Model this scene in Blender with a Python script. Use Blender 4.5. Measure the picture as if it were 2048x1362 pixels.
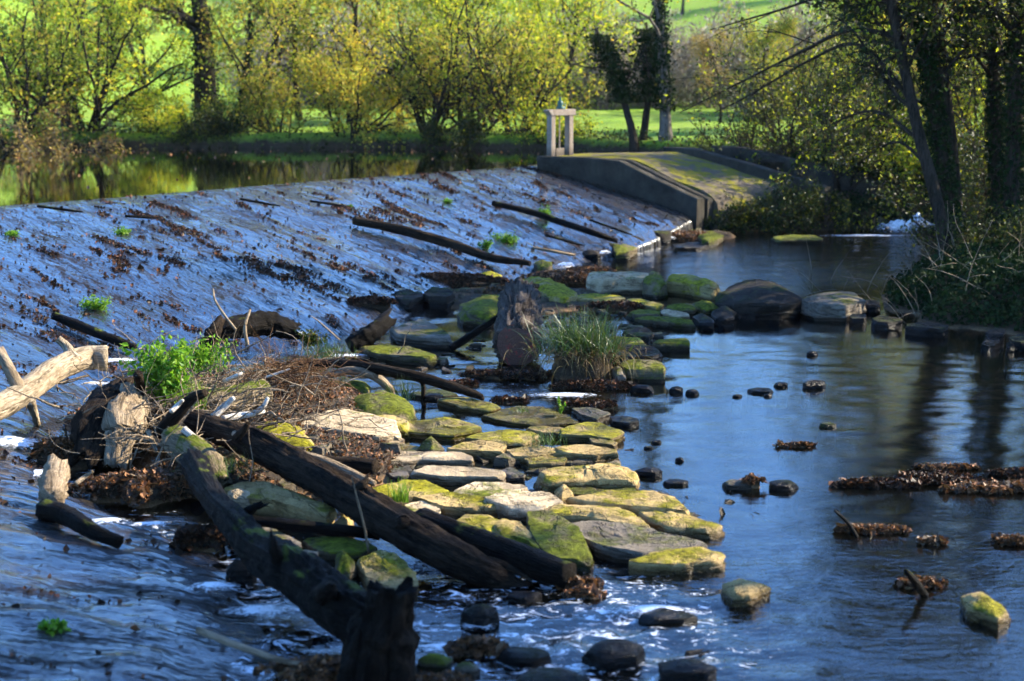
import bpy, math
import numpy as np

# ---------------------------------------------------------------- camera, sky, sun, exposure
SC = bpy.context.scene
for _o in list(bpy.data.objects):
    bpy.data.objects.remove(_o)
FPX, CAMZ = 3000.0, 4.5                      # focal length in photograph pixels, eye height above the lower pool
PITCH = math.atan((681 - 130) / FPX)
cam = bpy.data.cameras.new('camera')
cam.sensor_width = 36.0
cam.lens = 36.0 * FPX / 2048.0
cam.clip_start, cam.clip_end = 0.1, 3000.0
cam.dof.use_dof = True
cam.dof.focus_distance = 20.0
cam.dof.aperture_fstop = 1.2
camo = bpy.data.objects.new('camera', cam)
SC.collection.objects.link(camo)
camo.location = (0, 0, CAMZ)
camo.rotation_euler = (math.pi / 2 - PITCH, 0, 0)
SC.camera = camo

SUN_AZ, SUN_EL = math.radians(73), math.radians(30)   # azimuth clockwise from the view direction (+Y)
world = bpy.data.worlds.new('World')
SC.world = world
world.use_nodes = True
wn = world.node_tree.nodes
wn.clear()
sky = wn.new('ShaderNodeTexSky')
sky.sky_type = 'NISHITA'
sky.sun_disc = False
sky.sun_elevation = SUN_EL
sky.sun_rotation = SUN_AZ
sky.air_density, sky.dust_density, sky.ozone_density = 1.0, 0.2, 10.0
bg = wn.new('ShaderNodeBackground')
bg.inputs['Strength'].default_value = 0.15
wo = wn.new('ShaderNodeOutputWorld')
world.node_tree.links.new(sky.outputs[0], bg.inputs['Color'])
world.node_tree.links.new(bg.outputs[0], wo.inputs['Surface'])

sun = bpy.data.lights.new('sun', 'SUN')
sun.energy, sun.angle, sun.color = 5.0, math.radians(0.5), (1.0, 0.89, 0.70)
suno = bpy.data.objects.new('sun', sun)
SC.collection.objects.link(suno)
suno.rotation_euler = (math.pi / 2 - SUN_EL, 0, math.pi - SUN_AZ)
suno.location = (20, 20, 30)

SC.view_settings.view_transform = 'Standard'
SC.view_settings.look = 'None'
SC.view_settings.gamma = 1.0
SC.view_settings.exposure = 2.0
SC.view_settings.use_curve_mapping = False
SC.cycles.use_denoising = True
SC.cycles.use_adaptive_sampling = True
SC.cycles.adaptive_threshold = 0.03
SC.cycles.max_bounces = 8
SC.cycles.transparent_max_bounces = 16
SC.cycles.caustics_reflective = False
SC.cycles.caustics_refractive = False
SC.cycles.sample_clamp_indirect = 6.0

# ---------------------------------------------------------------- helpers
C = SC.collection
CP, SP = math.cos(PITCH), math.sin(PITCH)

def ray(px, py):
    u, v = (px - 1024) / FPX, (681 - py) / FPX
    return np.array([u, CP + v * SP, -SP + v * CP])

def at(px, py, z):
    """world point at height z seen at photograph pixel px, py"""
    d = ray(px, py)
    return np.array([0, 0, CAMZ]) + d * ((z - CAMZ) / d[2])

def aty(px, py, y):
    """world point at distance y seen at photograph pixel px, py"""
    d = ray(px, py)
    return np.array([0, 0, CAMZ]) + d * (y / d[1])

def proj(P):
    P = np.asarray(P, float) - [0, 0, CAMZ]
    dep = P[..., 1] * CP - P[..., 2] * SP
    up = P[..., 1] * SP + P[..., 2] * CP
    return 1024 + FPX * P[..., 0] / dep, 681 - FPX * up / dep

def _hash(ix, iy, iz, seed):
    h = (ix * np.uint32(374761393) + iy * np.uint32(668265263) + iz * np.uint32(2246822519) + np.uint32((seed * 3266489917) & 0xffffffff))
    h = (h ^ (h >> np.uint32(13))) * np.uint32(1274126177)
    h = (h ^ (h >> np.uint32(16))) * np.uint32(2654435761)
    return ((h ^ (h >> np.uint32(15))) & np.uint32(0xffff)).astype(np.float64) / 32767.5 - 1.0

def vn(P, f=1.0, seed=0):
    """value noise in -1..1 at points P (...,3)"""
    p = np.asarray(P, float) * f + 1000.0
    i = np.floor(p).astype(np.int64)
    t = p - i
    t = t * t * (3 - 2 * t)
    i = i.astype(np.uint32)
    r = 0.0
    with np.errstate(over='ignore'):
        for a in (0, 1):
            wx = t[..., 0] if a else 1 - t[..., 0]
            for b in (0, 1):
                wy = t[..., 1] if b else 1 - t[..., 1]
                for c in (0, 1):
                    wz = t[..., 2] if c else 1 - t[..., 2]
                    r = r + wx * wy * wz * _hash(i[..., 0] + np.uint32(a), i[..., 1] + np.uint32(b), i[..., 2] + np.uint32(c), seed)
    return r

def fbm(P, f=1.0, seed=0, octv=4, g=0.5):
    r, a, s = 0.0, 1.0, 0.0
    for k in range(octv):
        r = r + a * vn(P, f, seed + k * 17)
        s += a
        a *= g
        f *= 2.03
    return r / s

def mesh(name, V, Fs, mat=None, smooth=True, sharp=0):
    """mesh from an (n,3) vertex array and a list of (m,k) face index arrays"""
    V = np.asarray(V, np.float32).reshape(-1, 3)
    if isinstance(Fs, np.ndarray):
        Fs = [Fs]
    Fs = [np.asarray(f, np.int32) for f in Fs if len(f)]
    me = bpy.data.meshes.new(name)
    me.vertices.add(len(V))
    me.vertices.foreach_set('co', V.ravel())
    loops = np.concatenate([f.ravel() for f in Fs])
    tot = np.concatenate([np.full(len(f), f.shape[1], np.int32) for f in Fs])
    start = np.concatenate([[0], np.cumsum(tot)[:-1]]).astype(np.int32)
    me.loops.add(len(loops))
    me.loops.foreach_set('vertex_index', loops)
    me.polygons.add(len(tot))
    me.polygons.foreach_set('loop_start', start)
    me.polygons.foreach_set('use_smooth', np.full(len(tot), smooth, bool))
    me.update(calc_edges=True)
    if sharp:
        me.validate()
        me.set_sharp_from_angle(angle=math.radians(sharp))
    me.validate()
    if mat is not None:
        me.materials.append(mat)
    return me

def obj(name, me, parent=None, loc=(0, 0, 0)):
    o = bpy.data.objects.new(name, me)
    C.objects.link(o)
    o.location = tuple(float(v) for v in loc)
    if parent is not None:
        o.parent = parent
    return o

def tag(o, label, cat, group=None):
    o['label'] = label
    o['category'] = cat
    o['kind'] = 'thing'
    if group:
        o['group'] = group
    return o

def kind(o, k, label=None, cat=None):
    o['kind'] = k
    if label:
        o['label'] = label
    if cat:
        o['category'] = cat
    return o

def thing(name, label, cat, loc=(0, 0, 0), group=None):
    o = obj(name, None, None, loc)
    o.empty_display_size = 0.1
    return tag(o, label, cat, group)

class MB:
    """collects pieces of one mesh"""
    def __init__(s):
        s.V, s.F, s.n = [], [], 0
    def add(s, V, Fs):
        V = np.asarray(V, float).reshape(-1, 3)
        for f in (Fs if isinstance(Fs, list) else [Fs]):
            if len(f):
                s.F.append(np.asarray(f) + s.n)
        s.V.append(V)
        s.n += len(V)
    def build(s, name, mat, parent=None, loc=(0, 0, 0), smooth=True):
        V = np.concatenate(s.V) - np.asarray(loc if parent is None else (0, 0, 0), float)
        by = {}
        for f in s.F:
            by.setdefault(f.shape[1], []).append(f)
        return obj(name, mesh(name, V, [np.concatenate(v) for v in by.values()], mat, smooth), parent, loc if parent is None else (0, 0, 0))

def unit(v):
    return v / np.maximum(np.linalg.norm(v, axis=-1, keepdims=True), 1e-9)

def tubes(P, R, s):
    """P (K,n,3) R (K,n) -> vertices and quad faces of K tubes with s sides"""
    K, n = P.shape[:2]
    T = unit(np.gradient(P, axis=1))
    ref = np.where(np.abs(T[..., 2:3]) > 0.8, np.array([1.0, 0.2, 0]), np.array([0.1, 0.2, 1.0]))
    A = unit(np.cross(T, ref))
    B = np.cross(T, A)
    ang = np.arange(s) * 2 * np.pi / s
    V = P[:, :, None, :] + R[:, :, None, None] * (A[:, :, None, :] * np.cos(ang)[:, None] + B[:, :, None, :] * np.sin(ang)[:, None])
    k, i, j = np.meshgrid(np.arange(K), np.arange(n - 1), np.arange(s), indexing='ij')
    b = (k * n + i) * s
    j2 = (j + 1) % s
    F = np.stack([b + j, b + j2, b + s + j2, b + s + j], -1).reshape(-1, 4)
    return V.reshape(-1, 3), F

def grow(rng, S, D, L, R, n, wig, grav, taper=0.35):
    """K polylines of n points each, from starts S in directions D"""
    K = len(S)
    P = np.zeros((K, n, 3))
    P[:, 0] = S
    d = unit(D)
    st = (L / (n - 1))[:, None]
    for i in range(1, n):
        d = unit(d + rng.normal(0, wig, (K, 3)) + np.array([0, 0, grav]))
        P[:, i] = P[:, i - 1] + d * st
    rad = R[:, None] * np.linspace(1, taper, n)[None, :]
    return P, rad

def branch(rng, P, R, c, t0, ang, lr, rr, L):
    """c children on each of K parents: starts, directions, lengths, radii"""
    K, n = P.shape[:2]
    t = rng.uniform(t0, 0.97, (K, c)) * (n - 1)
    i = np.minimum(t.astype(int), n - 2)
    f = (t - i)[..., None]
    k = np.arange(K)[:, None]
    S = P[k, i] * (1 - f) + P[k, i + 1] * f
    T = unit(P[k, i + 1] - P[k, i])
    perp = unit(np.cross(T, unit(rng.normal(0, 1, T.shape))))
    a = np.radians(ang) * rng.uniform(0.6, 1.3, (K, c, 1))
    D = T * np.cos(a) + perp * np.sin(a)
    tt = t / (n - 1)
    Ln = L[:, None] * lr * (1.25 - 0.75 * tt) * rng.uniform(0.6, 1.2, (K, c))
    Rd = R[k, i] * rr
    return S.reshape(-1, 3), D.reshape(-1, 3), Ln.ravel(), Rd.ravel()

def skeleton(rng, roots, specs):
    """roots: (S, D, L, R); specs: dicts per level -> list of (P, R, sides)"""
    S, D, L, R = [np.asarray(a, float) for a in roots]
    out = []
    for li, sp in enumerate(specs):
        P, rad = grow(rng, S, D, L, R, sp['n'], sp.get('wig', 0.1), sp.get('grav', 0.0), sp.get('taper', 0.35))
        out.append((P, rad, sp.get('s', 4)))
        if li + 1 < len(specs):
            q = specs[li + 1]
            S, D, L2, R2 = branch(rng, P, rad, q['c'], q.get('t0', 0.25), q.get('ang', 45), q.get('lr', 0.5), q.get('rr', 0.6), L)
            L, R = L2, np.maximum(R2, 0.004)
    return out

def leaf_cards(rng, P, size, up=0.0, narrow=0.6, droop=0.0):
    """one folded four-cornered leaf at every point of P"""
    N = len(P)
    sz = size * rng.uniform(0.6, 1.3, (N, 1))
    T = unit(rng.normal(0, 1, (N, 3)) + np.array([0, 0, -droop]))
    n0 = unit(rng.normal(0, 1, (N, 3)) + np.array([0, 0, up]))
    B = unit(np.cross(n0, T))
    Nn = np.cross(T, B)
    V = np.stack([P - T * sz * 0.5, P + B * sz * 0.5 * narrow + Nn * sz * 0.12, P + T * sz * 0.5, P - B * sz * 0.5 * narrow + Nn * sz * 0.12], 1)
    F = np.arange(N * 4).reshape(N, 4)
    return V.reshape(-1, 3), F

def leaf_spots(rng, P, n, spread, t0=0.2):
    """n points around the polylines P"""
    K, m = P.shape[:2]
    k = rng.integers(0, K, n)
    t = rng.uniform(t0, 1, n) * (m - 1)
    i = np.minimum(t.astype(int), m - 2)
    f = (t - i)[:, None]
    return P[k, i] * (1 - f) + P[k, i + 1] * f + rng.normal(0, spread, (n, 3))

def spline(pts, n):
    """n points on a smooth curve through pts (m,d)"""
    p = np.asarray(pts, float)
    if len(p) == 2:
        t = np.linspace(0, 1, n)[:, None]
        return p[0] * (1 - t) + p[1] * t
    e = np.concatenate([[2 * p[0] - p[1]], p, [2 * p[-1] - p[-2]]])
    t = np.linspace(0, len(p) - 1 - 1e-6, n)
    i = t.astype(int)
    f = (t - i)[:, None]
    a, b, c, d = e[i], e[i + 1], e[i + 2], e[i + 3]
    return 0.5 * (2 * b + (c - a) * f + (2 * a - 5 * b + 4 * c - d) * f ** 2 + (3 * b - a - 3 * c + d) * f ** 3)

def log_geo(pts, rad, sides=20, n=36, rough=0.08, seed=0, ridges=1.0, jag=0.0, cracks=0.10):
    """a trunk lying through pts, with bark relief and closed ends"""
    P = spline(pts, n)
    R = np.interp(np.linspace(0, 1, n), np.linspace(0, 1, len(rad)), rad)
    V, F = tubes(P[None], R[None], sides)
    V = V.reshape(n, sides, 3)
    ax = P[:, None, :]
    out = V - ax
    ang = np.arange(sides) * 2 * np.pi / sides
    lat = np.stack([np.repeat(np.cos(ang)[None], n, 0) * 2.2, np.repeat(np.sin(ang)[None], n, 0) * 2.2, np.repeat(np.linspace(0, 1, n)[:, None] * 2.0, sides, 1)], -1)
    k = rough * (fbm(V, 2.2 / max(rad), seed, 4) + ridges * 0.8 * vn(lat * 2.5, 1.0, seed + 5) + ridges * 0.4 * vn(lat * 6.0, 1.0, seed + 9))
    for q_ in range(2):                                   # splits that run along the grain
        k = k - ridges * cracks * np.exp(-(vn(lat * np.array([1.6, 1.6, 1.1]), 1.0 + 0.7 * q_, seed + 71 + q_) / 0.10) ** 2)
    V = ax + out * (1 + k)[..., None]
    if jag > 0:
        T = unit(P[-1] - P[-2])
        jn = fbm(np.stack([np.cos(ang) * 1.6, np.sin(ang) * 1.6, 0 * ang], -1), 1.0, seed + 3, 3, 0.7)[:, None]
        V[-1] += T * jag * (0.5 + 2.4 * jn)
        V[-2] += T * jag * (0.2 + 1.6 * jn)
        V[-3] += T * jag * 0.8 * jn
    V = V.reshape(-1, 3)
    c0, c1 = len(V), len(V) + 1
    T0, T1 = unit(P[0] - P[1]), unit(P[-1] - P[-2])
    V = np.concatenate([V, [P[0] + T0 * R[0] * 0.05], [P[-1] + T1 * (R[-1] * 0.05 - jag * 0.4)]])
    j = np.arange(sides)
    e = (n - 1) * sides
    GRAIN.clear()
    lg = np.r_[0, np.cumsum(np.linalg.norm(np.diff(P, axis=0), axis=1))]
    gr = np.stack([np.cos(ang)[None] * R[:, None], np.sin(ang)[None] * R[:, None], np.repeat(lg[:, None], sides, 1)], -1).reshape(-1, 3)
    GRAIN.append(np.concatenate([gr, [[0, 0, lg[0]]], [[0, 0, lg[-1]]]]) + seed)
    return V, [F, np.stack([(j + 1) % sides, j, np.full(sides, c0)], 1), np.stack([e + j, e + (j + 1) % sides, np.full(sides, c1)], 1)]

GRAIN = []
def grain(me):
    """store the along-the-log coordinates that the wood materials follow"""
    a = me.attributes.new('grain', 'FLOAT_VECTOR', 'POINT')
    a.data.foreach_set('vector', GRAIN[0].astype(np.float32).ravel())
    return me

def rng_of(s):
    return np.random.default_rng(s)

def box_geo(lo, hi):
    x0, y0, z0 = lo
    x1, y1, z1 = hi
    V = np.array([(x0, y0, z0), (x1, y0, z0), (x1, y1, z0), (x0, y1, z0), (x0, y0, z1), (x1, y0, z1), (x1, y1, z1), (x0, y1, z1)], float)
    F = np.array([(0, 3, 2, 1), (4, 5, 6, 7), (0, 1, 5, 4), (1, 2, 6, 5), (2, 3, 7, 6), (3, 0, 4, 7)])
    return V, F

def bevel_obj(o, w=0.01, seg=2):
    m = o.modifiers.new('bevel', 'BEVEL')
    m.width, m.segments, m.limit_method = w, seg, 'ANGLE'
    return o

# ---------------------------------------------------------------- materials
class NT:
    def __init__(s, name):
        s.m = bpy.data.materials.new(name)
        s.m.use_nodes = True
        s.t = s.m.node_tree
        s.t.nodes.clear()
        s.out = s.t.nodes.new('ShaderNodeOutputMaterial')
        s.geo = s.t.nodes.new('ShaderNodeNewGeometry')
    def n(s, t, **kw):
        o = s.t.nodes.new(t)
        for k, v in kw.items():
            setattr(o, k, v)
        return o
    def link(s, a, b):
        s.t.links.new(a, b)
    def setin(s, sock, v):
        if hasattr(v, 'is_linked') or isinstance(v, bpy.types.NodeSocket):
            s.link(v, sock)
        else:
            sock.default_value = v
    def pos(s, sc=(1, 1, 1), src=None):
        if sc == (1, 1, 1) and src is None:
            return s.geo.outputs['Position']
        m = s.n('ShaderNodeMapping')
        s.link(src or s.geo.outputs['Position'], m.inputs['Vector'])
        m.inputs['Scale'].default_value = sc
        return m.outputs[0]
    def noise(s, scale, detail=4, rough=0.55, vec=None, dist=0.0):
        o = s.n('ShaderNodeTexNoise')
        o.inputs['Scale'].default_value = scale
        o.inputs['Detail'].default_value = detail
        o.inputs['Roughness'].default_value = rough
        o.inputs['Distortion'].default_value = dist
        s.link(vec or s.geo.outputs['Position'], o.inputs['Vector'])
        return o.outputs['Fac']
    def ramp(s, fac, stops, interp='LINEAR'):
        o = s.n('ShaderNodeValToRGB')
        o.color_ramp.interpolation = interp
        e = o.color_ramp.elements
        while len(e) > 1:
            e.remove(e[0])
        e[0].position, e[0].color = stops[0][0], _c(stops[0][1])
        for p, c in stops[1:]:
            x = e.new(p)
            x.color = _c(c)
        s.link(fac, o.inputs['Fac'])
        return o.outputs['Color']
    def mix(s, f, a, b, blend='MIX'):
        o = s.n('ShaderNodeMix', data_type='RGBA', blend_type=blend)
        s.setin(o.inputs[0], f)
        s.setin(o.inputs[6], a if not isinstance(a, tuple) else _c(a))
        s.setin(o.inputs[7], b if not isinstance(b, tuple) else _c(b))
        return o.outputs[2]
    def math(s, op, a, b=0.0, clamp=False):
        o = s.n('ShaderNodeMath', operation=op, use_clamp=clamp)
        s.setin(o.inputs[0], a)
        s.setin(o.inputs[1], b)
        return o.outputs[0]
    def maprange(s, v, a, b, c=0.0, d=1.0):
        o = s.n('ShaderNodeMapRange')
        s.setin(o.inputs[0], v)
        for i, x in enumerate((a, b, c, d)):
            o.inputs[i + 1].default_value = x
        return o.outputs[0]
    def sep(s, v):
        o = s.n('ShaderNodeSeparateXYZ')
        s.link(v, o.inputs[0])
        return o.outputs
    def bump(s, h, strength=0.5, dist=0.02, normal=None):
        o = s.n('ShaderNodeBump')
        o.inputs['Strength'].default_value = strength
        o.inputs['Distance'].default_value = dist
        s.link(h, o.inputs['Height'])
        if normal is not None:
            s.link(normal, o.inputs['Normal'])
        return o.outputs[0]
    def bsdf(s, col, rough=0.8, normal=None, spec=0.5, coat=0.0, coat_r=0.05, ior=1.5):
        o = s.n('ShaderNodeBsdfPrincipled')
        s.setin(o.inputs['Base Color'], _c(col) if isinstance(col, tuple) else col)
        s.setin(o.inputs['Roughness'], rough)
        s.setin(o.inputs['Specular IOR Level'], spec)
        s.setin(o.inputs['Coat Weight'], coat)
        s.setin(o.inputs['Coat Roughness'], coat_r)
        o.inputs['IOR'].default_value = ior
        if normal is not None:
            s.link(normal, o.inputs['Normal'])
        return o.outputs[0]
    def shade(s, sh):
        s.link(sh, s.out.inputs['Surface'])
        return s.m

def _c(c):
    return tuple(c) + (1.0,) if len(c) == 3 else tuple(c)

def leaf_mat(name, cols, trans=0.45, rough=0.45, spec=0.18):
    t = NT(name)
    n = len(cols)
    col = t.ramp(t.geo.outputs['Random Per Island'], [(i / n, c) for i, c in enumerate(cols)], 'CONSTANT')
    b = t.bsdf(col, rough, spec=spec)
    tr = t.n('ShaderNodeBsdfTranslucent')
    t.link(t.mix(0.5, col, t.mix(1.0, col, (1.0, 1.0, 0.35), 'MULTIPLY')), tr.inputs['Color'])
    m = t.n('ShaderNodeMixShader')
    m.inputs[0].default_value = trans
    t.link(b, m.inputs[1])
    t.link(tr.outputs[0], m.inputs[2])
    return t.shade(m.outputs[0])

def rock_mat(name, base, dark, moss, mcol, mlo=0.5, wet=0.10):
    """limestone with moss patches on its upper faces and a wet band at the waterline"""
    t = NT(name)
    n1 = t.noise(1.3, 6, 0.6)
    n2 = t.noise(9.0, 6, 0.65)
    n3 = t.noise(45.0, 4, 0.6)
    col = t.mix(t.maprange(n1, 0.35, 0.68), base, dark)
    col = t.mix(t.maprange(n2, 0.46, 0.68, 0, 0.8), col, tuple(0.40 * x for x in base))
    col = t.mix(t.maprange(n3, 0.55, 0.72, 0, 0.5), col, tuple(min(1, 1.35 * x) for x in base))
    ck = t.math('ABSOLUTE', t.math('SUBTRACT', t.noise(0.9, 5, 0.6, t.pos((1, 1, 3.5)), 1.2), 0.5))
    crack = t.maprange(ck, 0.004, 0.016)
    str_ = t.noise(1.0, 4, 0.6, t.pos((1.5, 1.5, 38)))
    col = t.mix(t.maprange(str_, 0.5, 0.7, 0, 0.45), col, tuple(0.4 * x for x in dark))
    col = t.mix(t.maprange(crack, 0, 1, 0.6, 0.0), col, tuple(0.3 * x for x in dark))
    nz = t.sep(t.geo.outputs['Normal'])[2]
    mm = t.math('ADD', t.math('MULTIPLY', nz, 0.22), t.noise(2.1, 5, 0.6))
    mm = t.math('ADD', mm, t.math('MULTIPLY', t.noise(14.0, 4, 0.7), 0.25))
    mfac = t.maprange(mm, 1.02 - 0.55 * moss, 1.16 - 0.55 * moss)
    mc = t.mix(t.maprange(t.noise(11.0, 6, 0.75), 0.36, 0.64), tuple(0.18 * x for x in mcol), tuple(1.15 * x for x in mcol))
    col = t.mix(mfac, col, mc)
    z = t.sep(t.geo.outputs['Position'])[2]
    wetf = t.maprange(t.math('ADD', z, t.math('MULTIPLY', n2, 0.08)), wet - 0.02, wet + 0.05, 1.0, 0.0)
    col = t.mix(wetf, col, t.mix(1.0, col, (0.22, 0.2, 0.17), 'MULTIPLY'))
    col = t.mix(t.maprange(z, -0.05, 0.0, 0.9, 0.0), col, (0.014, 0.012, 0.008))
    h = t.math('ADD', t.math('MULTIPLY', n2, 0.6), t.math('MULTIPLY', n3, 0.35))
    h = t.math('ADD', h, t.math('ADD', t.math('MULTIPLY', crack, 0.3), t.math('MULTIPLY', str_, 0.35)))
    h = t.math('ADD', h, t.math('MULTIPLY', mfac, t.math('MULTIPLY', t.noise(70.0, 3, 0.7), 0.9)))
    rough = t.maprange(wetf, 0, 1, 0.85, 0.22)
    return t.shade(t.bsdf(col, rough, t.bump(h, 1.0, 0.05), spec=0.12))

def wood_mat(name, base, dark, moss=0.0, wet=0.0, g=True):
    """wood whose cracks and fibres run along the log"""
    t = NT(name)
    src = None
    if g:
        at_ = t.n('ShaderNodeAttribute', attribute_name='grain')
        src = at_.outputs['Vector']
    n1 = t.noise(2.5, 6, 0.65)
    n2 = t.noise(1.0, 6, 0.7, t.pos((16, 16, 1.6), src), 0.6)
    n3 = t.noise(1.0, 5, 0.65, t.pos((55, 55, 9), src))
    n4 = t.noise(28.0, 5, 0.7)
    col = t.mix(t.maprange(n1, 0.35, 0.65), base, dark)
    col = t.mix(t.maprange(n2, 0.47, 0.62, 0, 0.9), col, tuple(0.25 * x for x in dark))
    col = t.mix(t.maprange(n3, 0.52, 0.7, 0, 0.6), col, tuple(min(1, 1.5 * x) for x in base))
    col = t.mix(t.maprange(n4, 0.56, 0.72, 0, 0.5), col, tuple(0.4 * x for x in dark))
    if moss:
        nz = t.sep(t.geo.outputs['Normal'])[2]
        mm = t.math('ADD', t.math('MULTIPLY', nz, 0.2), t.noise(2.6, 5, 0.65))
        mf = t.maprange(mm, 0.85 - 0.4 * moss, 0.95 - 0.4 * moss)
        col = t.mix(mf, col, t.mix(n4, (0.02, 0.035, 0.006), (0.13, 0.145, 0.015)))
    h = t.math('ADD', t.math('MULTIPLY', n2, -0.9), t.math('MULTIPLY', n3, 0.4))
    h = t.math('ADD', h, t.math('MULTIPLY', n4, 0.4))
    return t.shade(t.bsdf(col, 0.85 - 0.35 * wet, t.bump(h, 1.0, 0.06), spec=0.05))
# ---------------------------------------------------------------- the setting: terrain, pools, weir
UPZ = 1.60
FOOT_PX = [(1388, 434, 0.5), (1300, 478, 0.26), (1200, 512, 0.10), (1060, 548, 0.04), (920, 588), (800, 640), (640, 690), (440, 712), (262, 745), (150, 850), (140, 960), (330, 1060), (500, 1128), (570, 1250), (560, 1420), (480, 1700)]
FOOT = np.array([at(q[0], q[1], q[2] if len(q) > 2 else 0.0)[:2] for q in FOOT_PX])
CREST_PX = [(1080, 330), (985, 338), (850, 348), (650, 362), (440, 379), (260, 394), (90, 407), (-110, 423), (-330, 441)]
CREST = np.array([at(x, y, UPZ)[:2] for x, y in CREST_PX] + [(-16.2, 23.6), (-17.0, 20.5), (-17.4, 17.5), (-17.6, 14.8), (-17.6, 12), (-17.6, 9), (-17.6, 5)])

LOWER = np.array([tuple(FOOT[0]), (7.5, 41.0), (9.2, 40.8), (9.6, 41.6), (11.6, 41.4), (11.6, 40), (11.0, 38.5), (9.4, 36), (8.2, 33), (6.6, 30.2), (6.0, 27.6), (6.5, 25.3), (8.2, 24.2), (12, 22.8), (17, 20), (19, 10), (19, -10), (-9, -10), (-14, 4), (-14, 12), (-13, 20), (-9.6, 30.4), (-2.4, 38.4), (-0.2, 41.5), (1.2, 42.6), (3.4, 41.4)])
UPPER = np.array([(1.6, 43.8)] + [(x + 0.15, y - 0.15) for x, y in CREST[:9]] + [(-16.8, 23), (-18, 5), (-80, 5), (-80, 49), (-24, 50.2), (-15, 53.2), (-4, 53.4), (1.2, 52.0), (5, 48.6), (9, 48.1), (14, 47.8), (14, 46.6), (6.8, 46.8), (4.6, 46.4), (2.8, 45.0)])

CHANNEL = np.array([(5.6, 46.3), (7.0, 46.6), (10.5, 42.8), (9.0, 41.6), (7.1, 44.0)])
UNDER_RAMP = np.array([(1.0, 43.4), (2.2, 45.4), (4.6, 46.0), (5.5, 45.8), (8.2, 42.6), (5.6, 40.4), (4.9, 40.0), (3.0, 41.9)])

def poly_sd(X, Y, poly):
    """signed distance, negative inside"""
    d2 = np.full(X.shape, 1e18)
    ins = np.zeros(X.shape, bool)
    for (x0, y0), (x1, y1) in zip(poly, np.roll(poly, -1, 0)):
        ex, ey = x1 - x0, y1 - y0
        t = np.clip(((X - x0) * ex + (Y - y0) * ey) / (ex * ex + ey * ey), 0, 1)
        d2 = np.minimum(d2, (X - x0 - t * ex) ** 2 + (Y - y0 - t * ey) ** 2)
        c = (y0 > Y) != (y1 > Y)
        ins ^= c & (X < (x1 - x0) * (Y - y0) / (y1 - y0 + 1e-12) + x0)
    return np.where(ins, -1, 1) * np.sqrt(d2)

def sstep(a, b, x):
    t = np.clip((x - a) / (b - a), 0, 1)
    return t * t * (3 - 2 * t)

def land(X, Y):
    X, Y = np.asarray(X, float), np.asarray(Y, float)
    P = np.stack([X, Y, np.zeros_like(X)], -1)
    L = 2.1 + 0.18 * fbm(P, 0.12, 3, 3) + 0.05 * vn(P, 0.9, 5)
    L = L + sstep(90, 330, Y) * 42 + 0.6 * sstep(100, 200, Y) * fbm(P, 0.02, 9, 3) * 6
    L = L + sstep(-18, -60, X) * sstep(48, 80, Y) * 9
    L = L - 0.95 * sstep(46.5, 40, Y) * sstep(3, 7, X) * sstep(22, 12, X)      # lower ground below the walls on the near side
    L = L + sstep(12, 30, X) * 1.5
    lo = poly_sd(X, Y, LOWER)
    up = poly_sd(X, Y, UPPER)
    zl = -0.5 + 0.12 * fbm(P, 0.7, 21, 3) + np.maximum(lo, 0) * np.where(Y > 38.5, 1.15, 0.50) + 0.18 * np.maximum(lo, 0) * fbm(P, 0.8, 33, 3)
    zl = zl + 0.40 * sstep(2.0, 3.2, X) * sstep(15.8, 14.0, Y) * (lo < 0)      # shallows at the near right
    zl = zl + 0.08 * fbm(P, 2.4, 27, 3) * sstep(20, 12, Y)
    for cx, cy, rx, ry, top in ((-3.7, 19.0, 2.0, 1.7, 0.30), (-2.6, 16.6, 1.6, 1.6, 0.14), (0.1, 16.6, 2.2, 1.7, -0.03), (1.2, 14.6, 1.9, 1.2, -0.05), (1.4, 26.0, 1.9, 3.2, -0.02), (-1.6, 23.5, 1.8, 2.6, -0.03), (0.2, 29.0, 2.2, 2.0, 0.08), (4.6, 40.0, 1.6, 1.2, 0.12), (4.5, 29.3, 2.6, 0.9, -0.05)):
        r2 = ((X - cx) / rx) ** 2 + ((Y - cy) / ry) ** 2
        zl = np.maximum(zl, top - 0.6 * np.maximum(r2 - 0.55, 0) + 0.05 * fbm(P, 1.9, 51, 3))
    zu = 0.95 + np.maximum(up, 0) * 1.5
    ch = poly_sd(X, Y, CHANNEL)
    zc = 0.45 + np.maximum(ch, 0) * 2.2
    L = L - 0.45 * sstep(49, 46.5, Y) * sstep(5.5, 7.5, X) * sstep(18, 12, X)
    zr = 0.3 + np.maximum(poly_sd(X, Y, UNDER_RAMP), 0) * 2.2
    return np.minimum(np.minimum(np.minimum(L, zl), zu), np.minimum(zc, zr))

def axis(parts):
    return np.unique(np.concatenate([np.arange(a, b, s) for a, b, s in parts]))

gx = axis([(-420, -80, 20), (-80, -24, 2.0), (-24, -12, 0.6), (-12, 16, 0.22), (16, 30, 0.9), (30, 120, 5), (120, 441, 20)])
gy = axis([(-30, 4, 2.0), (4, 58, 0.25), (58, 100, 0.8), (100, 180, 3), (180, 480, 10)])
X, Y = np.meshgrid(gx, gy, indexing='ij')
Z = land(X, Y)
nx, ny = X.shape
i, j = np.meshgrid(np.arange(nx - 1), np.arange(ny - 1), indexing='ij')
GF = np.stack([i * ny + j, (i + 1) * ny + j, (i + 1) * ny + j + 1, i * ny + j + 1], -1).reshape(-1, 4)
t = NT('ground')
n1, n2, n3 = t.noise(0.35, 5), t.noise(3.0, 5, 0.65), t.noise(25.0, 4, 0.7)
px, py, pz = t.sep(t.geo.outputs['Position'])[:3]
grass = t.mix(t.maprange(n2, 0.35, 0.65), (0.10, 0.20, 0.014), (0.21, 0.33, 0.022))
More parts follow.
